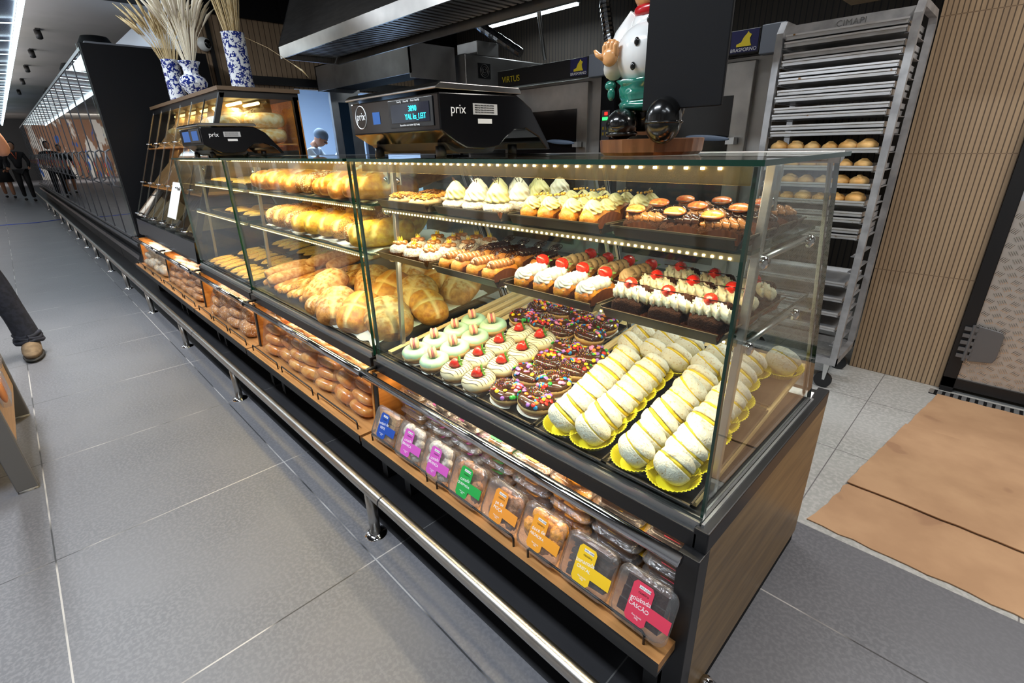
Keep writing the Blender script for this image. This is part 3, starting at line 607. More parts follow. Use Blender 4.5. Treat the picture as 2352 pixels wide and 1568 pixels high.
mb.build('keypad', mat('key_yellow', (.35, .25, .03), .5), t)
def pipe(name, label, cat, pts, r, m, ribs=0):
    o = MB()
    P = [Vector(p) for p in pts]; Q = []
    for i in range(len(P) - 1):
        for k in range(14): Q.append(tuple(P[i].lerp(P[i + 1], k / 14)))
    Q.append(tuple(P[-1])); rr = [r * (1 + ribs * (i % 2)) for i in range(len(Q))]
    return tag(o.tube(Q, rr, 10).build(name, m, None, not ribs), label, cat)
FOIL = mat('foil_duct', (.45, .47, .5), .22, 1, bump=.6, bs=40)
pipe('flexible_duct', 'crinkled foil duct rising from the oven behind the statue', 'duct', [(-2.52, 3.25, 2.02), (-2.62, 3.3, 2.2), (-2.68, 3.3, 2.45), (-2.55, 3.35, 3.3)], .045, FOIL, .12)
pipe('steel_pipe', 'thin bent steel pipe crossing the dark kitchen wall', 'pipe', [(-3.55, 3.5, 2.15), (-3.52, 3.45, 2.2), (-3.45, 3.3, 2.5), (-3.5, 3.3, 3.3)], .02, ALU)
pipe('spiral_duct', 'ribbed duct slanting down to the steel oven top', 'duct', [(-4.35, 3.1, 2.62), (-3.7, 3.3, 2.2)], .045, FOIL, .12)
t = thing('linear_lamp', 'long suspended lamp with a bright white tube over the kitchen', 'lamp', (-4.97, 4.0, 2.7))
MB().box(0, 1.45, -.03, .03, .01, .09).build('housing', mat('lamp_grey', (.3, .32, .33), .4), t); MB().box(.02, 1.43, -.028, .028, -.01, .012).build('light_tube', LEDC, t)
for x in (.2, 1.2): MB().cyl((x, 0, .09), (x, 0, .7), .003, 6).build('wire', BLK, t)
area('kitchen_lamp_glow', (-4.25, 3.95, 2.66), 1.4, .06, 11, (.85, .95, 1))
# ---------------- tray rack ----------------
RX0, RX1, RY0, RY1 = -.79, -.20, 2.16, 2.56
t = thing('tray_rack', 'wheeled aluminium rack loaded with baking trays, standing against the tiled pillar', 'rack', (RX0, RY0, 0))
B = lambda mb, nm, m, p=None, **k: mb.build(nm, m, p or t, world=True, **k)
for x in (RX0, RX1 - .035):
    B(MB().tube([(x + .017, RY0 + .015, .15), (x + .017, RY0 + .015, 1.82), (x + .017, RY0 + .04, 1.86), (x + .017, RY1 - .04, 1.86), (x + .017, RY1 - .015, 1.82), (x + .017, RY1 - .015, .15)], .022, 4, a0=pi / 4), 'side_frame', RACK)
B(MB().box(RX0 + .03, RX1 - .03, RY0 + .02, RY0 + .03, 1.795, 1.85), 'name_bar', RACK); txt('CIMAPI', .036, (.32, .017, 1.825), (pi / 2, 0, 0), mat('embossed_grey', (.12, .12, .12), .4), t, 'maker_name', sp=1.1)
B(MB().box(RX0, RX1, RY0, RY0 + .03, .15, .19).box(RX0, RX1, RY1 - .03, RY1, .15, .19).box(RX0, RX0 + .03, RY0, RY1, .15, .19).box(RX1 - .03, RX1, RY0, RY1, .15, .19), 'base_frame', RACK)
for x in (RX0 + .05, RX1 - .06):
    for y in (RY0 + .03, RY1 - .04):
        w_ = B(MB().prism([(x - .0, .15), (x + .03, .15), (x + .02, .05), (x + .008, .05)], y - .015, y - .012, 'y').prism([(x - .0, .15), (x + .03, .15), (x + .02, .05), (x + .008, .05)], y + .014, y + .017, 'y'), 'caster', ALU)
        B(MB().cyl((x + .01, y - .010, .045), (x + .01, y + .012, .045), .045, 18), 'wheel', BLK, w_, smooth=False)
zs = [1.755 - i * .083 for i in range(20)]
for x, s in ((RX0 + .03, 1), (RX1 - .03, -1)):
    mb = MB().box(min(x, x + s * .002), max(x, x + s * .002), RY0 + .02, RY0 + .03, .2, 1.78)
    for z in zs: mb.box(min(x, x + s * .025), max(x, x + s * .025), RY0 + .02, RY1 - .02, z - .006, z - .003)
    B(mb, 'tray_runners', RACK)
TRM = mat('aluminium_tray', (.72, .72, .73), .38, .75, col2=(.52, .49, .46), ns=8, lo=.5, hi=.8, speck=(18, .72, (.3, .16, .06)))
def traymesh(w, d, h, lip, m, name='baking_tray'):
    t = thing(name, '', 'tray')
    MB().box(0, w, 0, d, 0, .002).prism([(0, 0), (.002, 0), (.002, h), (0, h)], .004, w - .004, 'x').prism([(d - .002, 0), (d, 0), (d, h), (d - .002, h)], .004, w - .004, 'x').box(0, .002, 0, d, 0, h).box(w - .002, w, 0, d, 0, h).build('pan', m, t)
    MB().prism([(-lip, h - .008), (-lip, h), (.002, h), (.002, h - .003), (-lip + .002, h - .003), (-lip + .002, h - .008)], 0, w, 'x').build('front_rim', m, t)
    MB().prism([(d, h - .003), (d, h), (d + lip, h), (d + lip, h - .003)], 0, w, 'x').build('rear_rim', m, t)
    return t
rt = traymesh(.50, .37, .024, .008, TRM); index_kids()
ORD = ['topmost', 'second', 'third', 'fourth', 'fifth', 'sixth', 'seventh', 'eighth', 'ninth', 'tenth', 'eleventh', 'twelfth', 'thirteenth', 'fourteenth', 'fifteenth', 'sixteenth']
rows = [(0, 2), (1, 2), (2, 2), (3, 2), (4, 2), (5, 2), (6, 1), (7, 1), (8, 1), (9, 1), (10, 2), (11, 2), (14, 1), (15, 1), (16, 1), (17, 1)]
first = True; k = 0
for i, n in rows:
    z = zs[i]
    for j in range(n):
        l = ('%s baking tray of the rack counting down, %s' % (ORD[rows.index((i, n))], ('bearing round rolls' if 6 <= i <= 9 else 'empty') if n == 1 else ('the lower of its nested pair' if j == 0 else 'the upper of its nested pair')))
        loc = (RX0 + .045 + random.uniform(-.004, .004), RY0 + .012 - random.uniform(0, .012), z + j * .031)
        if first: rt.location = loc; rt['label'] = l; rt['group'] = 'baking trays on the rack'; first = False
        else: dup(rt, loc, (0, 0, 0), l, group='baking trays on the rack')
ROLL = mat('pale_baked_roll', (.82, .52, .2), .55, col2=(.68, .36, .10), ns=14, bump=.1)
mb = MB(); mb.ell((0, 0, .024), .042, .04, .026, fn=lambda d: (1 + .05 * noise.noise(d * 2), 0)); mb.tube([(-.022, -.02, .036), (-.008, .0, .044), (.01, .008, .044), (.024, .002, .036)], [.010, .012, .012, .008], 8)
rr0 = mb.build('bread_roll', ROLL, None, True); first = True
for a, i in enumerate((6, 7, 8, 9)):
    for b in range(6):
        l = '%s round roll from the left at the front of the %s rack tray of rolls' % (['first', 'second', 'third', 'fourth', 'fifth', 'last'][b], ['top', 'second', 'third', 'lowest'][a])
        o = rr0 if first else dup(rr0); first = False
        o.location = (RX0 + .09 + b * .08, RY0 + .05, zs[i] + .004); o.rotation_euler = (0, 0, random.uniform(0, 3)); s = random.uniform(.85, 1.15); o.scale = (s, s, s * 1.05)
        tag(o, l, 'roll', 'round rolls on the rack trays')
# ---------------- weighing scales ----------------
STP = mat('scale_plate_steel', (.6, .58, .55), .16, 1); CYD = emis('cyan_digits', (.05, .75, .9), 2.4); SCR = mat('display_window', (.006, .014, .03), .05)
BLS = mat('blue_sticker', (.03, .12, .38), .5); GRS = mat('grey_sticker', (.5, .5, .5), .5)
def scale(x0, label, big):
    t = thing('weighing_scale', label, 'scale', (x0, .07, 1.304)); W_ = .485; BK = GLB
    P = [(.0, .07), (.0, .165), (.30, .17), (.33, .155), (.365, .135), (.45, .03), (.46, .012), (.44, .012), (.40, .05), (.34, .075), (.285, .07), (.245, .045), (.22, .025), (.16, .018), (.09, .022), (.05, .04)]
    MB().prism(P, .0, W_, 'x').build('housing', BK, t, bevel=.004)
    MB().prism([(.02, .075), (.07, .018), (.10, .008), (.24, .008), (.26, .03), (.22, .045), (.1, .04)], .012, W_ - .05, 'x').build('foot_bar', mat('scale_foot_black', (.012, .012, .013), .5), t, bevel=.003)
    MB().prism([(-.012, .172), (-.012, .178), (.005, .189), (.305, .189), (.315, .178), (.315, .172)], -.012, W_ + .006, 'x').build('weighing_plate', STP, t, bevel=.002)
    for x in (.05, .40):
        for y in (.06, .36): MB().cyl((x, y, 0), (x, y, .03), .016, 12).build('foot', BLK, t, True)
    R = (pi / 2, 0, 0)
    MB().box(.235, .46, -.003, .0, .083, .158).build('display_bezel', mat('bezel', (.018, .02, .022), .3), t, bevel=.001)
    if big:
        MB().box(.25, .445, -.0045, -.003, .096, .146).build('display_glass', SCR, t)
        txt('3890', .021, (.365, -.0055, .131), R, CYD, t, 'digits'); txt('YAL ks_LEIT', .021, (.377, -.0055, .110), R, CYD, t, 'digits', sx=.95)
        txt('Peso kg      Preco R$      Preco Total R$', .007, (.345, -.005, .152), R, INKW, t, 'small_print'); txt('Remsteleto max variavel  @ Trasiq', .007, (.345, -.005, .089), R, INKW, t, 'small_print')
        mb = MB(); mb.tube([(.06 + .034 * cos(i * pi / 16), -.001, .122 + .034 * sin(i * pi / 16)) for i in range(33)], .0016, 4, cap=False); mb.build('ring_emblem', INKW, t)
        txt('prix', .034, (.06, -.001, .124), R, INKW, t, 'maker_name'); MB().box(.135, .178, -.001, 0, .098, .133).build('blue_sticker', BLS, t)
    else:
        MB().box(.06, .22, -.001, 0, .09, .15).build('blue_film', BLS, t); MB().box(.29, .42, -.0045, -.003, .095, .148).build('display_glass', BLS, t)
    R2 = (pi / 2, 0, pi / 2); xs_ = W_ + .0015
    txt('prix', .034, (xs_, .065, .124), R2, INKW, t, 'maker_name'); MB().box(W_, xs_, .12, .215, .112, .141).build('data_sticker', GRS, t); MB().box(W_, xs_, .137, .192, .088, .101).build('white_sticker', WHT, t)
    for k in range(4): txt('PRECO kg TARA LOTE DATA 0123456', .0045, (xs_ + .0005, .164, .136 - .006 * k), R2, INKB, t, 'small_print')
    return t
scale(-1.365, 'large black weighing scale with steel plate and lit price display', True); scale(-3.675, 'smaller-looking black weighing scale with blue film, before the bread cabinet', False)
# ---------------- statue of a cook ----------------
t = thing('cook_statue', 'glossy painted statue of a stout cook on an oval wooden base', 'statue', (-.285, .27, 1.304))
PW = mat('painted_white', (.8, .8, .78), .18, coat=.6); SKN = mat('painted_skin', (.72, .36, .14), .2, coat=.5); GRN2 = mat('painted_green', (.01, .12, .085), .15, coat=.6, col2=(.02, .2, .14), ns=8); REDP = mat('painted_red', (.45, .005, .01), .25); WBS = woodmat('statue_base_wood', (.22, .09, .035), (.10, .035, .012), (20, 20, 2), rough=.3); HAIRB = mat('painted_black', (.006, .006, .006), .2, coat=.3)
mb = MB(); mb.lathe([(.001, 0), (.92, 0), (.98, .2), (1, 1), (.97, 1.03), (.001, 1.03)], 32, T=Matrix.Translation((-.062, 0, 0)) @ Matrix.Scale(.118, 4, (1, 0, 0)) @ Matrix.Scale(.115, 4, (0, 1, 0)) @ Matrix.Scale(.033, 4, (0, 0, 1)), fn=lambda i, a: 1 + .012 * sin(a * 11) + .01 * sin(a * 23)); mb.build('wooden_base', WBS, t, False)
def shoe(T, s): return MB().ell((0, 0, .032), .038 * s, .056 * s, .036 * s, 22, 14, T=T, fn=lambda d: (1 + .1 * max(0, -d.y) - (.25 * max(0, d.y) if d.z > 0 else 0), 0)).tube([(.034 * s * cos(a / 20 * 2 * pi), .051 * s * sin(a / 20 * 2 * pi), .012) for a in range(21)], .005, 6, T=T)
shoe(Matrix.Translation((-.106, -.055, .033)) @ Matrix.Rotation(.5, 4, 'Z'), .92).build('left_shoe', HAIRB, t, True)
MB().ell((.022, -.100, .070), .036, .034, .043, 28, 20, fn=lambda d: (1 + .10 * max(0, -d.z) ** .5, 0)).tube([(.0365 * cos(a / 16 * 2 * pi) + .022, -.099 + .035 * sin(a / 16 * 2 * pi), .064) for a in range(17)], .003, 6).build('right_shoe', HAIRB, t, True)
MB().tube([(-.085, 0, .05), (-.09, .01, .09), (-.085, .01, .14)], [.028, .03, .035], 14).tube([(-.02, -.01, .06), (-.02, .01, .1), (-.035, .01, .14)], [.026, .03, .035], 14).build('trousers', HAIRB, t, True)
DX = -.072
MB().lathe([(.001, .092), (.04, .090), (.072, .094), (.078, .102), (.074, .109), (.070, .116), (.076, .124), (.071, .132), (.078, .140), (.074, .147), (.082, .156), (.001, .163)], 56, T=Matrix.Translation((DX, .01, 0)) @ Matrix.Scale(.92, 4, (0, 1, 0)), fn=lambda i, a: 1 + .045 * sin(i * 2.1 + a * 1.5) + .03 * sin(a * 7 - i * .8)).build('apron', GRN2, t, True)
MB().ell((DX - .088, -.03, .15), .015, .008, .011, 14, 8).ell((DX - .082, -.034, .132), .010, .006, .014, 14, 8).build('apron_bow', GRN2, t, True)
MB().ell((DX, .01, .212), .088, .085, .085, 32, 20, fn=lambda d: (1 - .25 * max(0, d.z) ** 1.5, 0)).ell((DX, .015, .262), .062, .055, .04, 24, 12).build('jacket', PW, t, True)
for z, x, y in ((.262, .018, -.052), (.222, .004, -.073), (.178, -.004, -.070)): MB().ell((DX + x, y - .002, z), .006, .005, .008).build('button', HAIRB, t, True)
MB().tube([(DX + .04 * cos(a / 14 * 2 * pi), .008 + .04 * sin(a / 14 * 2 * pi), .292 + .006 * sin(a / 14 * 2 * pi)) for a in range(15)], .0115, 10, cap=False).build('neckerchief', REDP, t, True)
mb = MB().ell((DX, .0, .340), .052, .053, .056, 28, 20, fn=lambda d: (1 + .10 * max(0, -d.z) * (1 if d.y < 0 else 0), 0)).ell((DX, -.055, .344), .013, .015, .011).ell((DX - .054, .0, .342), .008, .014, .016).ell((DX + .054, .0, .342), .008, .014, .016)
mb.build('head', SKN, t, True)
MB().tube([(DX - .018, -.046, .317), (DX - .008, -.053, .312), (DX + .008, -.053, .312), (DX + .018, -.046, .317)], [.002, .004, .004, .002], 8).build('mouth', REDP, t, True)
for x in (-.018, .018): MB().ell((DX + x, -.047, .362), .007, .004, .009).build('eye', HAIRB, t, True)
MB().tube([(DX - .032, -.047, .332), (DX - .01, -.062, .330), (DX, -.058, .333), (DX + .01, -.062, .330), (DX + .032, -.047, .332)], [.002, .007, .004, .007, .002], 8).build('moustache', HAIRB, t, True)
MB().lathe([(.050, .40), (.053, .425), (.07, .44), (.08, .48), (.055, .515), (.001, .52)], 28, T=Matrix.Translation((DX, .0, -.028)), fn=lambda i, a: 1 + .03 * sin(a * 8)).build('cook_hat', PW, t, True)
MB().tube([(DX - .05, .02, .28), (DX - .082, .015, .245), (DX - .083, -.02, .195), (DX - .072, -.045, .178)], [.03, .03, .027, .022], 14).build('sleeve', PW, t, True)
hb = MB(); hb.ell((-.1365, -.071, .203), .0225, .0125, .028, 20, 14, fn=lambda d: (1 + .12 * max(0, d.z), 0))
for i, (dx, h) in enumerate(((-.004, .036), (.007, .042), (.018, .040), (.028, .033))):
    x = -.150 + dx + .002; hb.tube([(x, -.070, .203), (x + .001, -.071, .216), (x + .003, -.075, .216 + h * .5), (x + .006, -.073, .214 + h * .9), (x + .007, -.072, .212 + h)], [.0074, .0080, .0074, .0062, .003], 10)
hb.tube([(-.150, -.072, .20), (-.168, -.078, .213), (-.178, -.078, .228)], [.010, .008, .004], 10); hb.v = [(-.137 + (x + .137) * .86, y, .183 + (z - .175) * .66) for x, y, z in hb.v]; hb.build('raised_hand', SKN, t, True)
MB().tube([(DX + .06, .02, .275), (DX + .10, .0, .24), (DX + .11, -.05, .215)], [.03, .03, .024], 14).ell((DX + .11, -.075, .215), .02, .018, .024).build('holding_arm', PW, t, True)
MB().box(-.033, .136, -.094, -.086, .088, .60).build('menu_board', BLKM, t, bevel=.002)
S.objects['menu_board']['label'] = 'plain black menu board held by the statue'
# ---------------- people ----------------
def skin(name, J, E, m, parent=None, sub=2):
    me = bpy.data.meshes.new(name); me.from_pydata([j[:3] for j in J], E, []); me.materials.append(m); me.update()
    o = bpy.data.objects.new(name, me); link(o)
    if parent is not None: o.parent = parent
    md = o.modifiers.new('skin', 'SKIN'); md.use_smooth_shade = True
    for i, j in enumerate(J):
        r = j[3]; me.skin_vertices[0].data[i].radius = r if isinstance(r, tuple) else (r, r)
    me.skin_vertices[0].data[0].use_root = True
    s = o.modifiers.new('sub', 'SUBSURF'); s.levels = sub; s.render_levels = sub; return o
def chain(pts, start): return [(start + i, start + i + 1) for i in range(len(pts) - 1)]
JEAN = mat('dark_denim', (.012, .014, .022), .8, col2=(.022, .025, .04), ns=40, bump=.3, bs=25); DKC = mat('black_cloth', (.008, .008, .01), .8); SKIN = mat('skin', (.55, .27, .16), .5, sss=.1); SUEDE = mat('tan_suede', (.22, .15, .085), .85, col2=(.15, .10, .055), ns=25, bump=.2); SOLE = mat('shoe_sole', (.03, .028, .025), .7); WCL = mat('baker_white', (.62, .74, .88), .8)
# man at the left edge, striding towards the camera
t = thing('person', 'person at the left edge in dark jeans and tan suede lace-up shoes', 'person', (-4.5, -1.3, 0))
# hip z .93 ; near leg planted, far leg forward out of frame
J = [(.0, -.02, .95, (.17, .13)), (.02, .10, .92, (.12, .12)), (.07, .225, .55, (.085, .085)), (.035, .265, .3, (.075, .07)), (.02, .28, .155, (.08, .078)), (.02, .28, .105, (.075, .075)),
     (.02, -.16, .92, (.12, .12)), (.22, -.18, .54, (.085, .085)), (.12, -.18, .2, (.07, .07)), (.10, -.18, .11, (.075, .075))]
skin('jeans', J, [(0, 1), (1, 2), (2, 3), (3, 4), (4, 5), (0, 6), (6, 7), (7, 8), (8, 9)], JEAN, t)
J = [(0, -.02, .98, (.16, .12)), (0, -.02, 1.2, (.17, .12)), (0, -.02, 1.42, (.19, .11)), (0, -.02, 1.5, (.07, .07)), (0, .2, 1.43, (.075, .075)), (.02, .30, 1.42, (.066, .066)), (0, -.24, 1.43, (.075, .075)), (.05, -.3, 1.2, (.055, .055)), (0, -.02, 1.54, (.06, .06))]
skin('shirt', J, [(0, 1), (1, 2), (2, 3), (3, 8), (2, 4), (4, 5), (2, 6), (6, 7)], DKC, t)
J = [(.02, .34, 1.42, .05), (.02, .46, 1.40, .046), (.03, .535, 1.36, .048), (.12, .50, 1.48, .04), (.2, .42, 1.6, .03)]
skin('arm', J, chain(J, 0), SKIN, t)
MB().ell((.02, -.02, 1.64), .095, .08, .12, 20, 14).tube([(0, -.02, 1.48), (.0, -.02, 1.6)], .055, 12).build('head', SKIN, t, True); MB().ell((-.01, -.02, 1.68), .10, .085, .10, 20, 14).build('hair', DKC, t, True)
for (x, y, a) in ((.02, .28, -.05), (.10, -.18, 0)):
    T = Matrix.Translation((x, y, 0)) @ Matrix.Rotation(a, 4, 'Z')
    mb = MB(); mb.ell((.07, 0, .058), .155, .055, .062, 24, 14, T=T, fn=lambda d: (1 - .28 * max(0, d.x) * (1 if d.z > 0 else 0), 0)); mb.tube([(-.0, 0, .06), (-.02, 0, .13)], [.052, .055], 16, T=T)
    mb.build('suede_shoe', SUEDE, t, True)
    MB().ell((.07, 0, .018), .162, .06, .02, 24, 8, T=T).build('rubber_sole', SOLE, t, True)
    mb = MB()
    for k in range(4): mb.tube([(.05 + k * .024, -.03, .104 - k * .009), (.055 + k * .024, 0, .119 - k * .010), (.05 + k * .024, .03, .104 - k * .009)], .005, 5, T=T)
    mb.build('laces', mat('dark_laces', (.05, .03, .02), .8), t, True)
    mb = MB()
    for k in range(3): mb.tube([(x + (.070 - .003 * k) * cos(q / 16 * 2 * pi), y + (.070 - .003 * k) * sin(q / 16 * 2 * pi), .112 + k * .022 + .008 * sin(q * 1.3 + k * 2)) for q in range(17)], .017, 10, cap=False)
    mb.build('trouser_cuff', JEAN, t, True)
# far walking people
def walker(loc, label, cloth, legs, lany=None, dress=False, s=1.0, a=0):
    t = thing('person', label, 'person', loc, (0, 0, a)); t.scale = (s, s, s)
    J = [(0, 0, .95, (.15, .11)), (0, 0, 1.15, (.14, .10)), (0, 0, 1.38, (.17, .11)), (0, 0, 1.48, (.06, .06)), (0, .19, 1.40, .06), (.02, .26, 1.15, .05), (.18, .22, 1.02, .04), (0, -.19, 1.40, .06), (0, -.27, 1.15, .05), (.15, -.26, 1.0, .04)]
    skin('upper_clothing', J, [(0, 1), (1, 2), (2, 3), (2, 4), (4, 5), (5, 6), (2, 7), (7, 8), (8, 9)], cloth, t)
    J = [(0, 0, .95, (.15, .12)), (.03, .09, .88, .10), (.12, .1, .5, .07), (.05, .1, .1, .05), (0, -.09, .88, .10), (.02, -.1, .5, .07), (-.18, -.1, .14, .05)]
    skin('legs', J, [(0, 1), (1, 2), (2, 3), (0, 4), (4, 5), (5, 6)], legs, t)
    if dress: MB().lathe([(.14, 1.0), (.19, .85), (.24, .55), (.001, .54)], 20).build('skirt', cloth, t, True)
    MB().ell((.01, 0, 1.62), .09, .075, .115, 16, 12).build('head', SKIN, t, True); MB().ell((-.02, 0, 1.66), .095, .085, .10, 16, 12).build('hair', DKC, t, True)
    for x, y, z in ((.09, .1, .04), (-.14, -.1, .06)): MB().ell((x, y, z), .13, .045, .04, 14, 8).build('shoe', SOLE, t, True)
    mb = MB()
    for y, x in ((.22, .2), (-.26, .17)):
        mb.ell((x + .02, y, 1.0), .03, .02, .035)
        for k in range(4): mb.tube([(x + .03 + .0 * k, y - .02 + .013 * k, .99), (x + .06, y - .02 + .013 * k, .955)], .008, 6)
        mb.tube([(x + .02, y + .02, 1.0), (x + .05, y + .03, .98)], .009, 6)
    mb.build('hands', SKIN, t, True)
    if lany: MB().tube([(.10, .06, 1.44), (.14, .01, 1.25), (.10, -.05, 1.44)], .012, 6).build('lanyard', lany, t, True)
    return t
walker((-22.2, -.42, 0), 'far person in black with an orange neck lanyard walking in the aisle', DKC, DKC, mat('orange_lanyard', (.8, .12, .03), .6), s=1.02)
walker((-24.6, -.85, 0), 'far person in a black skirt with bare legs, half behind another', DKC, SKIN, dress=True, s=.98)
def baker(loc, label, a, s=1):
    t = thing('person', label, 'person', loc, (0, 0, a)); t.scale = (s, s, s)
    J = [(0, 0, .92, (.16, .12)), (.03, 0, 1.1, (.15, .12)), (.12, 0, 1.3, (.17, .11)), (.18, 0, 1.38, (.06, .06)), (.13, .2, 1.3, .065), (.3, .2, 1.1, .05), (.5, .12, 1.05, .04), (.13, -.2, 1.3, .065), (.3, -.2, 1.1, .05), (.5, -.1, 1.05, .04), (0, .1, .85, .11), (0, .1, .1, .08), (0, -.1, .85, .11), (0, -.1, .1, .08)]
    skin('uniform', J, [(0, 1), (1, 2), (2, 3), (2, 4), (4, 5), (5, 6), (2, 7), (7, 8), (8, 9), (0, 10), (10, 11), (0, 12), (12, 13)], WCL, t)
    T = Matrix.Translation((.26, 0, 1.47)) @ Matrix.Rotation(.6, 4, 'Y')
    MB().ell((0, 0, 0), .085, .075, .11, 20, 14, T=T).ell((.085, 0, -.01), .018, .014, .018, T=T).ell((.01, .078, 0), .015, .008, .02, T=T).ell((.01, -.078, 0), .015, .008, .02, T=T).tube([(-.02, 0, -.06), (-.05, 0, -.15)], .05, 10, T=T).build('head', SKIN, t, True)
    MB().ell((-.02, 0, .045), .10, .09, .085, 20, 14, T=T).build('hair_net', mat('net_blue_grey', (.16, .22, .3), .8), t, True)
    MB().tube([(.07, -.05, -.005), (.09, 0, .0), (.07, .05, -.005)], .006, 6, T=T).tube([(.07, -.03, .03), (.085, 0, .033), (.07, .03, .03)], .004, 6, T=T).build('dark_brows', DKC, t, True)
    mb = MB()
    for y in (.12, -.10):
        mb.ell((.54, y, 1.045), .045, .03, .02)
        for k in range(4): mb.tube([(.56, y - .024 + .016 * k, 1.045), (.60 + .008 * (k % 2), y - .024 + .016 * k, 1.04), (.63, y - .024 + .016 * k, 1.025)], .0085, 6)
        mb.tube([(.53, y + .02, 1.045), (.56, y + .05, 1.04)], .01, 6)
    mb.build('hands', SKIN, t, True); MB().tube([(0, .1, .1), (.08, .1, .05)], .05, 8).tube([(0, -.1, .1), (.08, -.1, .05)], .05, 8).build('shoes', PAPW, t, True)
    return t
baker((-6.95, 2.26, 0), 'baker in a white uniform and hair net bending over work in the cold room', radians(48), 1.0)
baker((-7.6, 3.02, 0), 'second baker in white, mostly hidden behind the steel door', radians(60), 1.0)
t = thing('work_table', 'steel work table in the pale cold room', 'table', (-6.6, 2.9, 0)); MB().box(-.45, .1, -.35, .45, .96, 1.0).build('table_top', DSTEEL, t)
for x in (-.42, .05):
    for y in (-.32, .4): MB().box(x, x + .03, y, y + .03, 0, .96).build('leg', DSTEEL, t)
# ---------------- display stand at the left edge ----------------
t = thing('display_stand', 'low wooden display stand on splayed grey metal legs with white rubber feet', 'stand', (-2.41, -1.12, 0))
GM = mat('grey_metal_leg', (.16, .155, .15), .4, .5); RUB = mat('white_rubber', (.75, .75, .72), .5); OAKS = woodmat('stand_oak', (.55, .33, .14), (.42, .24, .09), (2, 20, 20))
for x in (0, -.89):
    for sgn in (0, 1):
        y0, y1 = (0, -.03) if not sgn else (-.75, -.72)
        mb = MB().prism([(y0 + .035, .012), (y0 - .035, .012), (y1 - .035, 1.0), (y1 + .035, 1.0)], x - .02, x + .02, 'x'); mb.build('leg', GM, t, bevel=.004)
        MB().tube([(x, y0 - .03, .01), (x, y0 + .03, .01)], .014, 8).tube([(x - .012, y0, .006), (x + .012, y0, .006)], .018, 8).build('rubber_foot', RUB, t, True)
MB().prism([(.02, .19), (.01, .72), (-.005, .72), (.005, .19)], -.87, -.022, 'x').build('side_board', OAKS, t, bevel=.003)
MB().box(-.87, -.022, -.72, .005, .2, .22).build('shelf', OAKS, t)
for i, (c, l) in enumerate((((.6, .2, .03), 'clear pack of orange biscuits leaning on the wooden display stand'), ((.7, .45, .1), 'lower clear pack of yellow biscuits on the wooden display stand'))):
    q = thing('biscuit_pack', l, 'package', (-2.62 - .25 * i, -1.098, .40 + .1 * i), (0, 0, 0)); MB().box(-.09, .09, 0, .03, -.06, .06).build('wrapper', PL, q, bevel=.008)
    mb = MB()
    for k in range(4): mb.ell((-.06 + .04 * k, .015, 0), .018, .012, .045)
    mb.build('biscuits', mat('biscuit_%d' % i, c, .6), q, True)
pipe('blue_cable', 'thin blue cable lying across the aisle floor', 'cable', [(-14.9, -.1, .004), (-14.6, -.6, .004), (-14.75, -1.2, .004), (-14.4, -1.8, .004)], .009, mat('cable_blue', (.03, .07, .4), .5))
_mat = mat
def mat(name, col, rough=.5, metal=0, **k):   # foods carry finer grain than furniture
    if 'ns' in k: k['ns'] *= 3.5
    if 'bs' in k: k['bs'] *= 5
    if 'speck' in k: k['speck'] = (k['speck'][0] * 3.2,) + tuple(k['speck'][1:])
    return _mat(name, col, rough, metal, **k)
# ---------------- trays of pastries ----------------
TRB = mat('black_baking_tray', (.012, .010, .008), .32, .3)
def tray(w, d, h, label, loc, rx=0, rz=0, group=None):
    t = thing('display_tray', label, 'tray', loc, (rx, 0, rz), group)
    s = h * .45; mb = MB().box(-w / 2 + s, w / 2 - s, s, d - s, 0, .002)
    mb.prism([(s, 0), (s, .002), (-.001, h), (-.003, h - .001)], -w / 2 + s, w / 2 - s, 'x').prism([(d - s, .0), (d - s, .002), (d + .001, h), (d + .003, h - .001)], -w / 2 + s, w / 2 - s, 'x')
    mb.prism([(-w / 2 + s, 0), (-w / 2 + s, .002), (-w / 2 + .001, h), (-w / 2 - .001, h - .001)], s, d - s, 'y').prism([(w / 2 - s, 0), (w / 2 - s, .002), (w / 2 - .001, h), (w / 2 + .001, h - .001)], s, d - s, 'y')
    mb.build('pan', TRB, t)
    MB().box(-w / 2 + s - .004, w / 2 - s + .004, -.0045, -.001, h - .003, h + .0005).box(-w / 2 - .003, -w / 2, s, d - s, h - .003, h + .0005).box(w / 2, w / 2 + .003, s, d - s, h - .003, h + .0005).build('lip', mat('worn_tray_lip', (.10, .075, .045), .35, .5), t)
    return t
AT = math.atan(SLP); DZ = lambda y: .613 + SLP * y      # top of the pine slats
for x0, x1, y0, y1, l in ((-1.205, -.95, -.005, .37, 'black tray of mint-iced doughnuts'), (-.937, -.725, -.005, .39, 'black tray of white striped doughnuts'), (-.717, -.49, -.005, .38, 'black tray of chocolate doughnuts nearest the front glass'), (-1.035, -.605, .40, .64, 'wide black tray of chocolate doughnuts at the back'),
                          (-.478, -.262, -.005, .42, 'black tray of cream buns next to the chocolate doughnuts'), (-.245, -.035, -.005, .42, 'black tray of cream buns nearest the end glass'), (-.53, -.29, .43, .65, 'black tray of cream buns at the back, next to the pine slats'), (-.28, -.04, .43, .65, 'black tray of cream buns in the back right corner')):
    y = y0 + .019; rz = .0
    tray(x1 - x0, y1 - y0 - .006, .009 if 'bun' in l else .013, l, ((x0 + x1) / 2, y, DZ(y) + .001), AT, rz)
TW = .29
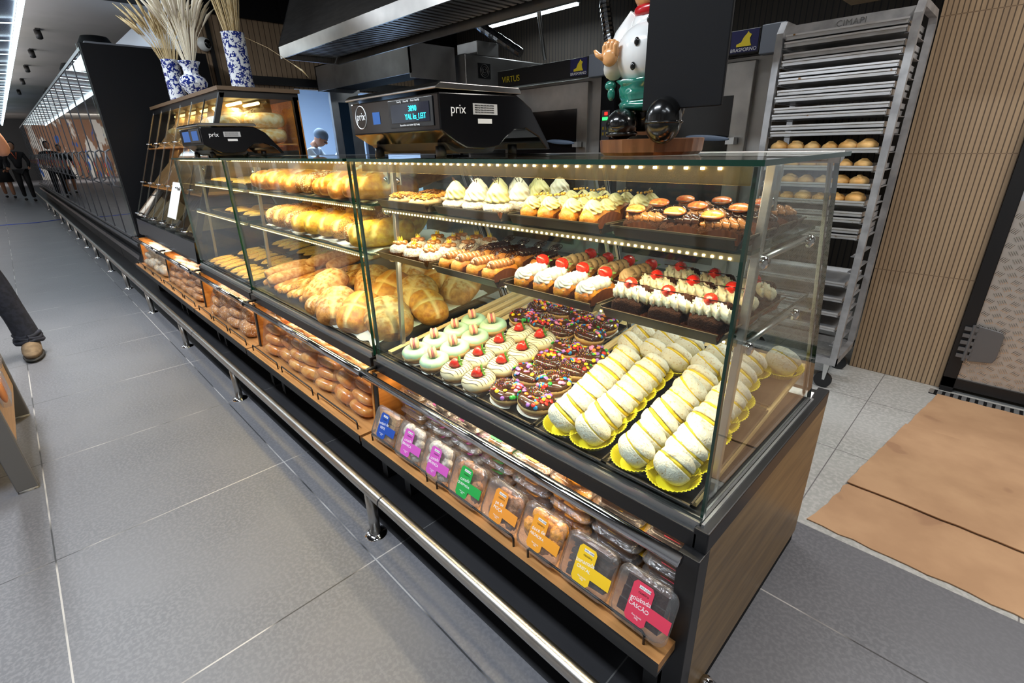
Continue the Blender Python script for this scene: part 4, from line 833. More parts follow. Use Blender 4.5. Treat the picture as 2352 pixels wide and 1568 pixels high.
for z, n, lab in ((1.1485, 'top', ('nut-topped cakes', 'tall cream-swirled cakes', 'pistachio cream eclairs', 'chocolate eclairs with strawberry')), (.9755, 'middle', ('caramel cakes with yellow crowns', 'chocolate piped eclairs', 'strawberry cream eclairs', 'chocolate brownies with white cream'))):
    for i, x in enumerate((-1.095, -.775, -.462, -.165)):
        tray(TW if i < 3 else .272, .36 if z > 1.1 else .34, .024, 'black tray of %s on the %s glass shelf' % (lab[i], n), (x, .05 if z > 1.1 else .03, z + .0005), 0, 0)
DOUGH = mat('fried_dough', (.66, .28, .04), .42, col2=(.52, .19, .025), ns=18, bump=.08, wcol=(.93, .68, .30)); MINT = mat('mint_icing', (.50, .74, .50), .28, coat=.3, sss=.1); WICE = mat('white_icing', (.80, .72, .47), .25, coat=.3); CHOC = mat('chocolate_icing', (.065, .02, .006), .2, coat=.5)
MACP = mat('macaron_shell', (.88, .55, .33), .6, bump=.1, bs=90); MACF = mat('macaron_filling', (.7, .18, .22), .5); STRB = mat('strawberry_red', (.72, .018, .008), .18, coat=.6, speck=(160, .66, (.85, .45, .1)), bump=.2, bs=110); LEAF = mat('strawberry_leaf', (.08, .24, .02), .5); STRI = mat('strawberry_cut', (.9, .14, .03), .25, coat=.5, col2=(.95, .35, .08), ns=30)
CUPW = mat('white_paper_doily', (.85, .83, .76), .8); CHL = mat('chocolate_line', (.06, .022, .01), .3)
CREAM = mat('whipped_cream', (.80, .72, .50), .45, sss=.15); PIST = mat('pistachio_cream', (.66, .58, .24), .45, sss=.1); WCR = mat('white_cream', (.82, .78, .66), .4, sss=.15); NUTC = mat('nut_cream', (.66, .46, .23), .45); CARA = mat('caramel_glaze', (.42, .16, .035), .12, coat=.8); MILKC = mat('milk_chocolate_cream', (.36, .15, .05), .22, coat=.5); DARKC = mat('dark_chocolate', (.035, .012, .006), .12, coat=.6)
CHOUX = mat('choux_pastry', (.66, .27, .03), .42, col2=(.45, .14, .015), ns=14, bump=.35, bs=40); CAKE = mat('chocolate_cake', (.022, .007, .003), .9, bump=.8, bs=60, col2=(.045, .015, .006), ns=60, spec=.2); SUG = mat('icing_sugar', (.74, .68, .58), .9, col2=(.55, .36, .2), ns=40, lo=.46, hi=.66, bump=.7, bs=25)
CUPB = mat('brown_paper_cup', (.16, .045, .012), .6); CUPO = mat('orange_brown_paper_cup', (.42, .14, .03), .6); CUPY = mat('yellow_paper_cup', (.93, .78, .02), .6); CROWN = mat('yellow_crown', (.95, .72, .05), .3)
CANDY = [mat('candy_%s' % n, c, .15, coat=.5) for n, c in dict(green=(.03, .42, .05), yellow=(.95, .7, .02), orange=(.9, .25, .02), pink=(.9, .25, .45), purple=(.35, .15, .6), blue=(.01, .2, .5), red=(.75, .03, .02), white=(.9, .88, .8)).items()]
def ndough(mb, R=.031, r=.0215, z=.0235, n=28, T=None):
    Rg = []; w = []
    for i in range(n):
        a = 2 * pi * i / n; ring = []
        for j in range(14):
            b = 2 * pi * j / 14; q = 1 + .05 * noise.noise(Vector((cos(a) * 2, sin(a) * 2, b)))
            ring.append(((R + r * q * cos(b)) * cos(a), (R + r * q * cos(b)) * sin(a), z + r * 1.05 * sin(b))); w.append(max(0, 1 - abs(sin(b)) * 2.6) if cos(b) > 0 else 0)
        Rg.append(ring)
    return mb.rings(Rg, cap=False, loop=True, w=w, T=T)
def nicing(mb, R=.031, r=.0228, z=.0245, n=48, seed=0, low=.05):
    Rg = []
    for i in range(n):
        a = 2 * pi * i / n; ring = []; d = low + .28 * noise.noise(Vector((cos(a) * 2.5, sin(a) * 2.5, seed * 7.1)))
        for j in range(11):
            b = pi + .25 - (pi + .25 - d) * j / 10; rr = r * (1 - (.10 if j in (0, 10) else 0))
            ring.append(((R + rr * cos(b)) * cos(a), (R + rr * cos(b)) * sin(a), z + rr * 1.05 * sin(b)))
        Rg.append(ring)
    return mb.rings(Rg, closed=False, cap=False, loop=True)
def fillet(T=None, s=1):   # strawberry, tip along +x
    mb = MB(); mb.tube([(-.013 * s, 0, 0), (-.011 * s, 0, 0), (-.003 * s, 0, 0), (.006 * s, 0, 0), (.014 * s, 0, 0), (.017 * s, 0, 0)], [.006 * s, .011 * s, .0135 * s, .011 * s, .005 * s, .001], 16, T=T); return mb
def leaves(T=None, s=1):
    mb = MB()
    for k in range(6):
        a = k * pi / 3; R_ = Matrix.Rotation(a, 4, 'X'); TT = (T or Matrix()) @ R_
        mb.add([(-.013 * s, -.003 * s, .001), (-.013 * s, .003 * s, .001), (-.011 * s, .004 * s, .009 * s), (-.016 * s, 0, .017 * s), (-.011 * s, -.004 * s, .009 * s), (-.0145 * s, 0, .006 * s)], [(0, 1, 5), (1, 2, 5), (2, 3, 5), (3, 4, 5), (4, 0, 5), (0, 1, 2, 4), (2, 3, 4)], 0, TT)
    return mb.tube([(-.012 * s, 0, 0), (-.022 * s, .002, .002)], .001, 5, T=T)
def candies(seed):
    random.seed(seed); mb = MB()
    R, r, z = .031, .0235, .0245
    a0 = random.uniform(0, 6.28)
    def spot(a, b, q): return Matrix.Translation(((R + q * cos(b)) * cos(a), (R + q * cos(b)) * sin(a), z + q * 1.05 * sin(b))) @ Matrix.Rotation(a, 4, 'Z') @ Matrix.Rotation(pi / 2 - b, 4, 'Y')
    for k in range(26):
        a = a0 + random.uniform(0, 3.6); b = random.uniform(.45, 2.3); mb.ell((0, 0, .0014), .0068, .0068, .0034, 12, 6, random.randrange(7), T=spot(a, b, r) @ Matrix.Rotation(random.uniform(-.5, .5), 4, 'X'))
    for k in range(95):
        a = a0 + 3.5 + random.uniform(0, 2.6); b = random.uniform(.3, 2.4); mb.ell((0, 0, .0006), .0013, .0013, .0013, 5, 3, random.randrange(8), T=spot(a, b, r))
    return mb
def doily(r=.05): return MB().lathe([(.001, 0), (r, 0), (r + .002, .0015), (r, .002), (.001, .0018)], 48, fn=lambda i, a: 1 + (.02 * sin(a * 24) if i in (1, 2, 3) else 0))
random.seed(1)
def donut(kind, v=0):
    t = thing('doughnut', '', 'doughnut'); doily().build('paper_doily', CUPW, t); ndough(MB()).build('dough', DOUGH, t, True)
    if kind == 'mint':
        nicing(MB(), seed=v).build('mint_icing', MINT, t, True)
        T = Matrix.Translation((0, -.002, .062)) @ Matrix.Rotation(.72, 4, 'Z') @ Matrix.Rotation(radians(90), 4, 'Y') @ Matrix.Rotation(radians(-12), 4, 'X')
        m = MB().ell((0, 0, .0082), .0195, .023, .0078, 20, 10, T=T).ell((0, 0, -.0082), .0195, .023, .0078, 20, 10, T=T).build('macaron', MACP, t, True)
        MB().ell((0, 0, 0), .0182, .0218, .0044, 20, 8, T=T).build('pink_filling', MACF, m, True)
    elif kind == 'white':
        mb = nicing(MB(), seed=v + 9, low=-.30); mb.build('white_icing', WICE, t, True)
        mb = MB()
        for k in range(9):   # thin piped lines over the ring
            y = -.044 + k * .011 + random.uniform(-.001, .001); P = []
            for i in range(25):
                x = -.054 + i * .0045; yy = y + .12 * x + .004 * sin(i * .4); d = sqrt(x * x + yy * yy) - .031
                if abs(d) < .0226: P.append((x, yy, .0248 + .0238 * sqrt(1 - (d / .0232) ** 2)))
                else:
                    if len(P) > 2: mb.tube(P, .00085, 4)
                    P = []
            if len(P) > 2: mb.tube(P, .00085, 4)
        mb.build('chocolate_lines', CHL, t)
        T = Matrix.Translation((.0, .0, .054)) @ Matrix.Rotation(radians(225), 4, 'Z') @ Matrix.Rotation(radians(18), 4, 'Y'); s = fillet(T, 1.3).build('strawberry', STRB, t, True); leaves(T, 1.35).build('strawberry_leaves', LEAF, s)
    else:
        nicing(MB(), seed=v + 20, low=.0).build('chocolate_icing', CHOC, t, True); tag(candies(v + 50).build('candy_topping', CANDY, t, True), 'coloured candy buttons and sugar pearls')
    return t
def place(protos, spots, labelf, zf, rx=0, group=None, jit=0, rz=None, sc=1):
    """first use of each variant moves the variant itself, then copies"""
    index_kids(); used = set()
    for i, s in enumerate(spots):
        p = protos[i % len(protos)]; l = labelf(i); loc = (s[0], s[1], zf(s[0], s[1]))
        a = (rz[i] if isinstance(rz, list) else (rz or 0)) + random.uniform(-jit, jit); rot = (rx, 0, a); k = sc * random.uniform(.965, 1.035) if jit else sc
        if id(p) in used: dup(p, loc, rot, l, k, group=group)
        else:
            used.add(id(p)); p.location = loc; p.rotation_euler = rot; p.scale = (k, k, k); tag(p, l, None, group)
NTH = ['front', 'second', 'third', 'fourth', 'fifth', 'sixth', 'seventh', 'eighth', 'rearmost']
def grid_label(desc, where, cols=2, colname=('left', 'right')):
    def f(i):
        r = i // cols; return '%s, %s in the %s column' % (desc, NTH[r], colname[i % cols])
    return f
zd = lambda x, y: DZ(y) + .0035
mint = [(-1.088, .012), (-.98, .009), (-1.098, .105), (-.988, .106), (-1.10, .205), (-.992, .205), (-1.111, .300), (-1.005, .309)]
place([donut('mint', i) for i in range(3)], [(x - .008, y + .049) for x, y in mint], grid_label('mint-iced doughnut with a pale macaron', 'the mint tray'), zd, AT, 'mint doughnuts', .12)
wh = [(-.86, .012), (-.752, .013), (-.855, .108), (-.752, .118), (-.862, .212), (-.758, .219), (-.87, .32), (-.765, .318)]
place([donut('white', i) for i in range(3)], [(x - .01, y + .049) for x, y in wh], grid_label('white striped doughnut with a strawberry', 'the white tray'), zd, AT, 'white doughnuts', .15)
ch = [(-.635, .019), (-.530, .03), (-.645, .122), (-.543, .134), (-.648, .224), (-.543, .225), (-.653, .318), (-.545, .322)]
chocs = [donut('choc', i) for i in range(5)]
place(chocs, [(x - .01, y + .049) for x, y in ch], grid_label('chocolate doughnut with coloured candy buttons', 'the front chocolate tray'), zd, AT, 'chocolate doughnuts in front', 3)
ch2 = [(-.975, .452), (-.872, .457), (-.766, .45), (-.66, .462), (-.975, .555), (-.87, .56), (-.768, .558), (-.662, .556)]
c2 = [dup(c, (0, 0, 0)) for c in chocs]
for c in c2: c['label'] = ''
place(c2, [(x - .0, y + .025) for x, y in ch2], lambda i: 'chocolate candy doughnut in the back tray, %s of its %s row' % (['leftmost', 'second from left', 'third from left', 'rightmost'][i % 4], 'front' if i < 4 else 'rear'), zd, AT, 'chocolate doughnuts at the back', 3)
# cream buns
POW = mat('powdered_bun', (.80, .77, .66), .9, col2=(.60, .42, .22), ns=42, lo=.56, hi=.72, bump=.6, bs=45); YCR = mat('yellow_custard', (.86, .62, .03), .35)
def bun(v):
    t = thing('cream_bun', '', 'bun')
    N = Vector((.40, .70, .58)).normalized(); T = Matrix.Translation((0, .002, .042)) @ Vector((0, 0, 1)).rotation_difference(N).to_matrix().to_4x4() @ Matrix.Rotation(v * 1.3, 4, 'Z')
    def half(z0, th, sgn, rx, ry, s):   # half a dough ball, cut flat on the custard side
        R = []
        for i in range(15):
            q = i / 14; rr = (1 - q ** 3.2) ** .5 if q < 1 else .02; ring = []
            for j in range(34):
                a = 2 * pi * j / 34; k = rr * (1 + .07 * noise.noise(Vector((cos(a) * 1.6, sin(a) * 1.6, q + s * 5))) + .025 * noise.noise(Vector((cos(a) * 5, sin(a) * 5, q * 4 + s))))
                ring.append((rx * k * cos(a), ry * k * sin(a), z0 + sgn * (th * q + .002 * noise.noise(Vector((cos(a) * 3 * rr, sin(a) * 3 * rr, s))))))
            R.append(ring if sgn > 0 else ring[::-1])
        return R
    MB().rings(half(.003, .040, -1, .046, .041, v), T=T).rings(half(.0105, .026, 1, .045, .040, v + 9), T=T @ Matrix.Rotation(-.10, 4, 'X')).build('bun', POW, t, True)
    MB().lathe([(.001, .000), (.036, .000), (.043, .003), (.044, .0085), (.039, .012), (.001, .012)], 50, T=T @ Matrix.Scale(.9, 4, (0, 1, 0)), fn=lambda i, a: 1 + .03 * sin(a * 7 + v) + .02 * sin(a * 13 + v * 2)).build('custard', YCR, t, True)
    MB().lathe([(.001, .001), (.036, .001), (.0555, .025), (.058, .0252), (.037, 0), (.001, 0)], 120, fn=lambda i, a: 1 + (.03 * sin(a * 40) if i in (2, 3) else .01 * sin(a * 40))).build('paper_cup', CUPY, t)
    return t
buns = [bun(i) for i in range(4)]
def colspots(x0, y0, x1, y1, n): return [(x0 + (x1 - x0) * i / (n - 1), y0 + (y1 - y0) * i / (n - 1)) for i in range(n)]
cols = [(-.412, .058, -.452, .40, 7, 'left column of the left bun tray'), (-.322, .060, -.352, .40, 7, 'right column of the left bun tray'), (-.196, .058, -.212, .40, 7, 'left column of the tray nearest the end glass'), (-.100, .058, -.118, .40, 7, 'right column of the tray nearest the end glass')]
sp = []; lb = []
for x0, y0, x1, y1, n, w in cols:
    for i, s in enumerate(colspots(x0, y0, x1, y1, n)): sp.append(s); lb.append('powdered custard bun, %s in the %s' % (NTH[i] if i else 'front one', w))
for i, (x, y) in enumerate([(-.484, .47), (-.485, .55), (-.402, .475), (-.40, .553), (-.325, .47), (-.325, .548), (-.232, .475), (-.23, .555), (-.142, .475), (-.14, .555), (-.075, .62)]):
    sp.append((x, y + .012)); lb.append('powdered custard bun in the back trays, %s pair from the left, %s one' % (['first', 'second', 'third', 'fourth', 'fifth', 'last'][i // 2], ['front', 'rear'][i % 2]))
place(buns, sp, lambda i: lb[i], zd, AT, 'powdered custard buns', .3)
# piped cream
def piped(path, rad, lobes=8, twist=3.0, T=None, depth=.16, n=24, mb=None):
    mb = mb or MB(); tw = {'i': 0}
    return mb.tube(path, rad, n, T=T, sec=lambda i, a: 1 + depth * cos(lobes * (a + i * twist / 10)))
def swirl(r, h, turns=2.6, n=44, tr=.011, T=None, mb=None):
    P = []; Rr = []
    for i in range(n):
        q = i / (n - 1); a = q * turns * 2 * pi; rr = r * (1 - q) ** .8; P.append((rr * cos(a), rr * sin(a), h * q)); Rr.append(tr * (1 - .75 * q))
    mb = piped(P, Rr, 5, 1.2, T, .22, 15, mb); return mb
def mound(r, h, lobes=10, twist=1.9, T=None, mb=None, n=104, amp=.085):
    mb = mb or MB(); R = []
    for i in range(19):
        q = i / 18; rr = r * (cos(q * pi / 2) ** .62 if q < 1 else 0) * (1 + .05 * sin(q * 15)) + .0008; rr *= min(1, .78 + q * 2.2)
        R.append([(rr * (1 + amp * (1 - q * .5) * cos(lobes * (a + twist * q))) * cos(a), rr * (1 + amp * (1 - q * .5) * cos(lobes * (a + twist * q))) * sin(a), h * q) for a in [2 * pi * j / n for j in range(n)]])
    return mb.rings(R, T=T)
def bumps(L, n, r, z, T=None, amp=.25, mb=None, flat=.8):
    mb = mb or MB(); P = []; Rr = []; N = n * 5
    for i in range(N + 1):
        q = i / N; P.append((.002 * sin(q * n * 2 * pi), -L / 2 + L * q, z + .001 * cos(q * n * 2 * pi))); e = min(1, min(q, 1 - q) * 6 + .25); Rr.append(r * e * (1 + amp * sin(q * n * 2 * pi)))
    return piped(P, Rr, 12, 2.6, T, .10, 48, mb)
def eclair(kind, v=0):
    t = thing('eclair', '', 'eclair'); N = 12; P = []; Rr = []
    for i in range(N + 1): q = i / N; P.append((0, -.062 + .124 * q, .0225)); Rr.append(.0215 * min(1, .35 + 2.6 * min(q, 1 - q) ** .6) * (1 + .05 * sin(i * 2.1 + v)))
    MB().tube(P, Rr, 20, sec=lambda i, a: 1 + .05 * cos(a * 9) + .03 * noise.noise(Vector((i, a, v)))).build('choux_shell', CHOUX if kind != 'dark' else CAKE, t, True)
    mb = MB()   # ribbed paper case at the sides
    for s in (-1, 1): mb.add([p for k in range(13) for p in ((s * .0235, -.045 + k * .0075, .002 + .0 * k), (s * (.029 + .0012 * (k % 2)), -.045 + k * .0075, .026 + .012 * sin(k / 12 * pi)))], [(2 * k, 2 * k + 1, 2 * k + 3, 2 * k + 2) for k in range(12)])
    mb.build('paper_case', CUPB, t)
    if kind == 'choc':
        bumps(.098, 7, .0125, .045, mb=MB()).build('piped_chocolate', MILKC if v < 2 else DARKC, t, True)
        mb = MB(); T = Matrix.Translation((.0, .045, .064)) @ Matrix.Rotation(radians(20), 4, 'X')
        for rr in (.021, .013, .006): mb.tube([(rr * cos(a * pi / 8), rr * sin(a * pi / 8), 0) for a in range(17)], .0011, 5, T=T, cap=False)
        for k in range(5): mb.tube([(0, 0, 0), (.011 * cos(k * 1.26), .011 * sin(k * 1.26), .0007), (.021 * cos(k * 1.26 + .4), .021 * sin(k * 1.26 + .4), 0)], .001, 5, T=T)
        mb.build('chocolate_lace', DARKC, t)
    elif kind == 'straw':
        mound(.022, .028, T=Matrix.Translation((0, -.036, .034)) @ Matrix.Rotation(.5, 4, 'X'), mb=bumps(.08, 4, .0165, .044, mb=MB(), amp=.18)).build('piped_cream', WCR if v < 2 else NUTC, t, True)
        T = Matrix.Translation((.0, .03 if v < 2 else .052, .066 if v < 2 else .055)) @ Matrix.Rotation(radians(-90), 4, 'Z') @ Matrix.Rotation(radians(-30), 4, 'Y'); s = fillet(T, 1.25).build('strawberry', STRB, t, True); leaves(T, 1.2).build('strawberry_leaves', LEAF, s)
    elif kind == 'pist':
        mound(.0235, .030, T=Matrix.Translation((0, -.026, .036)) @ Matrix.Rotation(.25, 4, 'X'), mb=mound(.022, .028, T=Matrix.Translation((0, .02, .036)))).build('piped_pistachio_cream', PIST, t, True)
        mb = MB(); random.seed(v)
        for k in range(9): mb.ell((random.uniform(-.008, .008), random.uniform(-.03, .03), .067), .003, .004, .003, 6, 4)
        mb.build('nut_crumbs', mat('caramel_crumb', (.75, .42, .05), .4), t, True); MB().box(-.0012, .0012, -.005, .045, .066, .068, T=Matrix.Rotation(.35, 4, 'Z') @ Matrix.Rotation(.15, 4, 'X')).build('chocolate_stick', DARKC, t)
    else:
        bumps(.11, 6, .0155, .043, mb=MB(), amp=.25).build('piped_chocolate', DARKC if v else MILKC, t, True)
        mb = MB().ell((0, 0, 0), .021, .027, .008, 20, 10, T=Matrix.Translation((0, .03, .066)) @ Matrix.Rotation(-.35, 4, 'Y')); s = mb.build('strawberry_slice', STRI, t, True); MB().ell((0, .032, .061), .022, .027, .0035, 18, 6).build('chocolate_disc', mat('lace_brown', (.12, .05, .025), .4), t)
    return t
def cup(mb, r0, r1, h, n=26): return mb.lathe([(.001, 0), (r0, 0), (r1, h), (r1 - .001, h), (r0 - .002, .001), (.001, .001)], n * 2, fn=lambda i, a: 1 + .035 * cos(a * n))
def cupcake(kind, v=0):
    t = thing('filled_cake', '', 'cake'); cup(MB(), .032, .043, .022).build('paper_cup', CUPO if kind == 'tall' else CUPB, t)
    f = lambda d: (1 + .07 * noise.noise(d * 2.2 + Vector((v * 3, 0, 0))) + .05 * noise.noise(d * 6 + Vector((v * 3, 0, 0))), 0)
    if kind == 'tall':
        MB().ell((0, 0, .028), .047, .047, .022, 24, 12, fn=f).build('sugared_top', SUG, t, True); mound(.036, .060, T=Matrix.Translation((0, 0, .043))).build('cream_swirl', CREAM if v else PIST, t, True)
        mb = MB()
        for k in range(3): mb.box(-.001, .001, -.001, .001, 0, .022, T=Matrix.Translation((.004 * (k - 1), 0, .094 - .002 * k)) @ Matrix.Rotation(.5 * (k - 1), 4, 'Y') @ Matrix.Rotation(.3, 4, 'X'))
        mb.build('chocolate_sticks', DARKC, t)
    elif kind == 'crown':
        MB().ell((0, 0, .026), .040, .040, .026, 24, 12, fn=f).build('sugared_top', SUG, t, True)
        mb = MB()
        for k in range(5): a = k * 2 * pi / 5 + v; mb.ell((.017 * cos(a), .017 * sin(a), .050), .0125, .0095, .008, 12, 8)
        mb.ell((0, 0, .052), .014, .014, .010).build('caramel_drops', CARA if v < 1 else MILKC, t, True)
        mb = MB()
        for k in range(7): a = k * 2 * pi / 7; mb.add([(.008 * cos(a - .4), .008 * sin(a - .4), .058), (.008 * cos(a + .4), .008 * sin(a + .4), .058), (.0095 * cos(a), .0095 * sin(a), .074), (.006 * cos(a), .006 * sin(a), .058)], [(0, 1, 2), (1, 3, 2), (3, 0, 2), (0, 1, 3)])
        mb.lathe([(.007, .056), (.0085, .056), (.0088, .062), (.007, .062)], 14).build('yellow_crown', CROWN, t)
    elif kind == 'nut':
        MB().ell((0, 0, .020), .055, .052, .020, 26, 12, fn=f).build('base', NUTC, t, True); mb = MB(); random.seed(v)
        for k in range(130):
            a = random.uniform(0, 6.28); q = sqrt(random.random()) * .05; z = .024 + .018 * sqrt(max(0, 1 - (q / .055) ** 2)); mb.ell((0, 0, 0), .0072, .0052, .0014, 7, 4, T=Matrix.Translation((q * cos(a), q * sin(a), z)) @ Matrix.Rotation(random.uniform(0, 3), 4, 'Z') @ Matrix.Rotation(random.uniform(-.8, .8), 4, 'X'))
        tag(mb.build('flaked_nuts', mat('toasted_flakes_%d' % v, (.72, .34, .05) if v < 3 else (.2, .07, .02), .4, col2=(.55, .2, .03), ns=60), t, True), kind='stuff')
    return t
def brownie(v):
    t = thing('brownie', '', 'brownie'); mb = MB(); P = [(-.036, -.03), (.036, -.03), (.036, .03), (-.036, .03)]
    mb.ell((0, 0, .017), .042, .036, .019, 28, 14, fn=lambda d: (min(1.25, .82 / max(abs(d.x), abs(d.y), .6)) * (1 + .07 * noise.noise(d * 5)), 0)); mb.build('cake', CAKE, t, True)
    mb = MB().add([p for k in range(49) for p in ((.040 * max(-1, min(1, 1.5 * cos(k * pi / 24))), .033 * max(-1, min(1, 1.5 * sin(k * pi / 24))), .0), ((.043 + .0015 * (k % 2)) * max(-1, min(1, 1.5 * cos(k * pi / 24))), (.036 + .0015 * (k % 2)) * max(-1, min(1, 1.5 * sin(k * pi / 24))), .016))], [(2 * k, 2 * k + 1, 2 * k + 3, 2 * k + 2) for k in range(48)]).build('paper_case', CUPB, t)
    bumps(.088, 5, .0175, .043, T=Matrix.Rotation(pi / 2, 4, 'Z'), mb=MB(), amp=.3).build('piped_cream', CREAM, t, True)
    T = Matrix.Translation((-.008, .006, .064)) @ Matrix.Rotation(radians(-60), 4, 'Z') @ Matrix.Rotation(radians(-20), 4, 'Y'); s = fillet(T, 1.15).build('strawberry', STRB, t, True); leaves(T, 1.1).build('strawberry_leaves', LEAF, s)
    MB().ell((.024, .012, .054), .015, .013, .012, fn=lambda d: (1 + .15 * noise.noise(d * 3), 0)).build('cake_lump', CAKE, t, True)
    MB().box(-.05, .05, -.001, .001, 0, .0018, T=Matrix.Translation((-.006, -.008, .069)) @ Matrix.Rotation(-.35, 4, 'Z') @ Matrix.Rotation(-.12, 4, 'Y')).build('chocolate_stick', DARKC, t)
    return t
zt, zm = (lambda x, y: 1.1515), (lambda x, y: .979)
def rl(desc, shelf):
    return lambda names: (lambda i: '%s on the %s shelf, %s' % (desc, shelf, names[i]))
# top shelf
S1 = [(-1.165, .115), (-1.04, .11), (-1.165, .23), (-1.045, .225), (-1.14, .34), (-1.02, .34)]
place([cupcake('nut', i) for i in (0, 1, 5)], S1, lambda i: 'flat cake covered in toasted nut flakes, %s of the %s row, top shelf' % (['left', 'right'][i % 2], ['front', 'middle', 'rear'][i // 2]), zt, 0, 'nut-flake cakes', .5)
S2 = [(-.865 + .088 * c, .098 + .085 * r) for r in range(4) for c in range(3)]
place([cupcake('tall', 0), cupcake('tall', 1)], S2, lambda i: 'tall cream swirl on a sugared cake, %s of the %s row, top shelf' % (['left', 'middle', 'right'][i % 3], ['front', 'second', 'third', 'rear'][i // 3]), zt, 0, 'tall cream-swirl cakes', .4, sc=.87)
row = lambda x0, x1, n, y: [(x0 + (x1 - x0) * i / (n - 1), y) for i in range(n)]
fr = lambda n: (lambda i: ('%s in the %s row' % (['leftmost', 'second', 'third', 'fourth', 'fifth'][i % n], ['front', 'rear'][i // n])))
def lab4(desc, shelf, n=4): return lambda i: '%s, %s on the %s shelf' % (desc, fr(n)(i), shelf)
place([eclair('pist', 0), eclair('pist', 1)], row(-.565, -.375, 4, .125) + row(-.565, -.355, 4, .285), lab4('pistachio cream eclair with a chocolate stick', 'top'), zt, 0, 'pistachio eclairs', .08)
place([eclair('dark', 0), eclair('dark', 1)], [(-.245, .10), (-.155, .10), (-.08, .10), (-.25, .21), (-.165, .215), (-.075, .215), (-.245, .32), (-.16, .325), (-.075, .33)], lambda i: 'chocolate eclair with a strawberry slice, %s of the %s row, top shelf' % (['left', 'middle', 'right'][i % 3], ['front', 'middle', 'rear'][i // 3]), zt, 0, 'dark chocolate eclairs', .1, rz=pi / 2 + .15, sc=.80)
# middle shelf
S4 = [(-1.18, .09), (-1.09, .085), (-1.00, .085), (-1.19, .17), (-1.10, .175), (-1.01, .17), (-1.19, .255), (-1.10, .26), (-1.01, .255), (-1.15, .335), (-1.06, .335), (-.985, .33)]
place([cupcake('crown', 0), cupcake('crown', .6), cupcake('crown', 1.4)], S4, lambda i: 'caramel cake with a yellow crown, %s of the %s row, middle shelf' % (['left', 'middle', 'right'][i % 3], NTH[i // 3]), zm, 0, 'yellow crown cakes', .3, sc=.95)
e1, e2 = eclair('choc', 0), eclair('choc', 2)
place([e1], row(-.885, -.69, 4, .10), lambda i: lab4('milk chocolate eclair with a lace disc', 'middle')(i), zm, 0, 'milk chocolate eclairs', .07, rz=-.12)
place([e2], row(-.875, -.665, 4, .265), lambda i: lab4('dark piped eclair with a lace disc', 'middle')(i + 4), zm, 0, 'dark piped eclairs', .07, rz=-.12)
e1, e2 = eclair('straw', 0), eclair('straw', 2)
place([e1], row(-.565, -.365, 4, .105), lambda i: lab4('white cream eclair with a strawberry', 'middle')(i), zm, 0, 'white strawberry eclairs', .08, rz=-.1)
place([e2], row(-.555, -.355, 4, .27), lambda i: lab4('tan cream eclair with a strawberry', 'middle')(i + 4), zm, 0, 'tan strawberry eclairs', .08, rz=-.1)
place([brownie(0)], [(-.255, .085), (-.165, .085), (-.078, .088), (-.25, .185), (-.162, .19), (-.075, .19), (-.245, .29), (-.16, .295), (-.072, .295)], lambda i: 'brownie with cream and a strawberry, %s of the %s row, middle shelf' % (['left', 'middle', 'right'][i % 3], ['front', 'middle', 'rear'][i // 3]), zm, 0, 'strawberry brownies', .1)
# ---------------- breads of the middle counter ----------------
CR = mat('golden_crust', (.72, .33, .05), .45, col2=(.46, .15, .02), ns=13, lo=.38, hi=.66, bump=.35, bs=30, wcol=(.90, .66, .30)); CRF = mat('floured_crust', (.58, .27, .06), .75, col2=(.36, .14, .03), ns=12, bump=.5, bs=26, top=(.80, .64, .38), wcol=(.86, .62, .3))
SEED = mat('seeded_crust', (.40, .17, .035), .65, col2=(.24, .08, .015), ns=10, bump=.6, bs=90, speck=(60, .56, (.9, .78, .48)), wcol=(.85, .6, .3)); POP = mat('poppy_crust', (.70, .37, .07), .6, col2=(.48, .2, .03), ns=14, bump=.4, bs=80, speck=(75, .57, (.05, .03, .02)), wcol=(.9, .7, .35)); CIA = mat('ciabatta_flour', (.66, .42, .22), .9, col2=(.44, .2, .06), ns=12, bump=.35, bs=30); YEL2 = mat('cornmeal_crust', (.80, .47, .05), .6, col2=(.56, .26, .02), ns=14, bump=.4, bs=60, wcol=(.92, .72, .28))
def loaf(name, L, Wd, H, slashes, m, seed=0, cat='bread', cross=False, nu=32, nv=44, pw=.5):
    def fn(d):
        w = 0; k = 1 + .07 * noise.noise(d * 1.7 + Vector((seed * 3.3, 0, 0)))
        if d.z > -.1 and slashes:
            y = d.y * .5 + .5
            if cross:
                c = min(abs(d.x), abs(d.y)); s = max(0, 1 - c / .1) * (1 if d.z > .15 else 0)
            else:
                q = (y * slashes + d.x * .55) % 1.0; s = max(0, 1 - abs(q - .5) / .17) ** .8 * (1 if d.z > .12 and abs(d.y) < .9 else 0)
            k -= .15 * s; w = min(1, s * 1.3); k += .06 * (1 - s) if not cross else 0
        return k, w
    mb = MB(); R = []; ws = []
    for i in range(nv + 1):   # poles along y
        th = pi * i / nv; th = min(max(th, .03), pi - .03); ring = []
        for j in range(nu):
            a = 2 * pi * j / nu; d = Vector((sin(th) * cos(a), -cos(th), sin(th) * sin(a))); k, w = fn(d)
            e = sin(th) ** pw; z = e * sin(a) * k
            ring.append((e * cos(a) * k * Wd / 2, -cos(th) * L / 2, H * .42 + z * H * (.58 if z > 0 else .42))); ws.append(w)
        R.append(ring)
    mb.rings(R, w=ws); o = mb.build(name, m, None, True); o['category'] = cat; return o
def put(protos, spots, names, group, key=None):
    """spots: (proto index, x, y, z, rz, scale, tilt)"""
    used = set(); index_kids()
    for (k, x, y, z, rz, s, *tl), l in zip(spots, names):
        p = protos[k]; rot = (tl[0] if tl else 0, tl[1] if len(tl) > 1 else 0, rz)
        o = p if k not in used else dup(p); used.add(k); o.location = (x, y, z); o.rotation_euler = rot; o.scale = (s, s, s); o['label'] = l; o['group'] = group
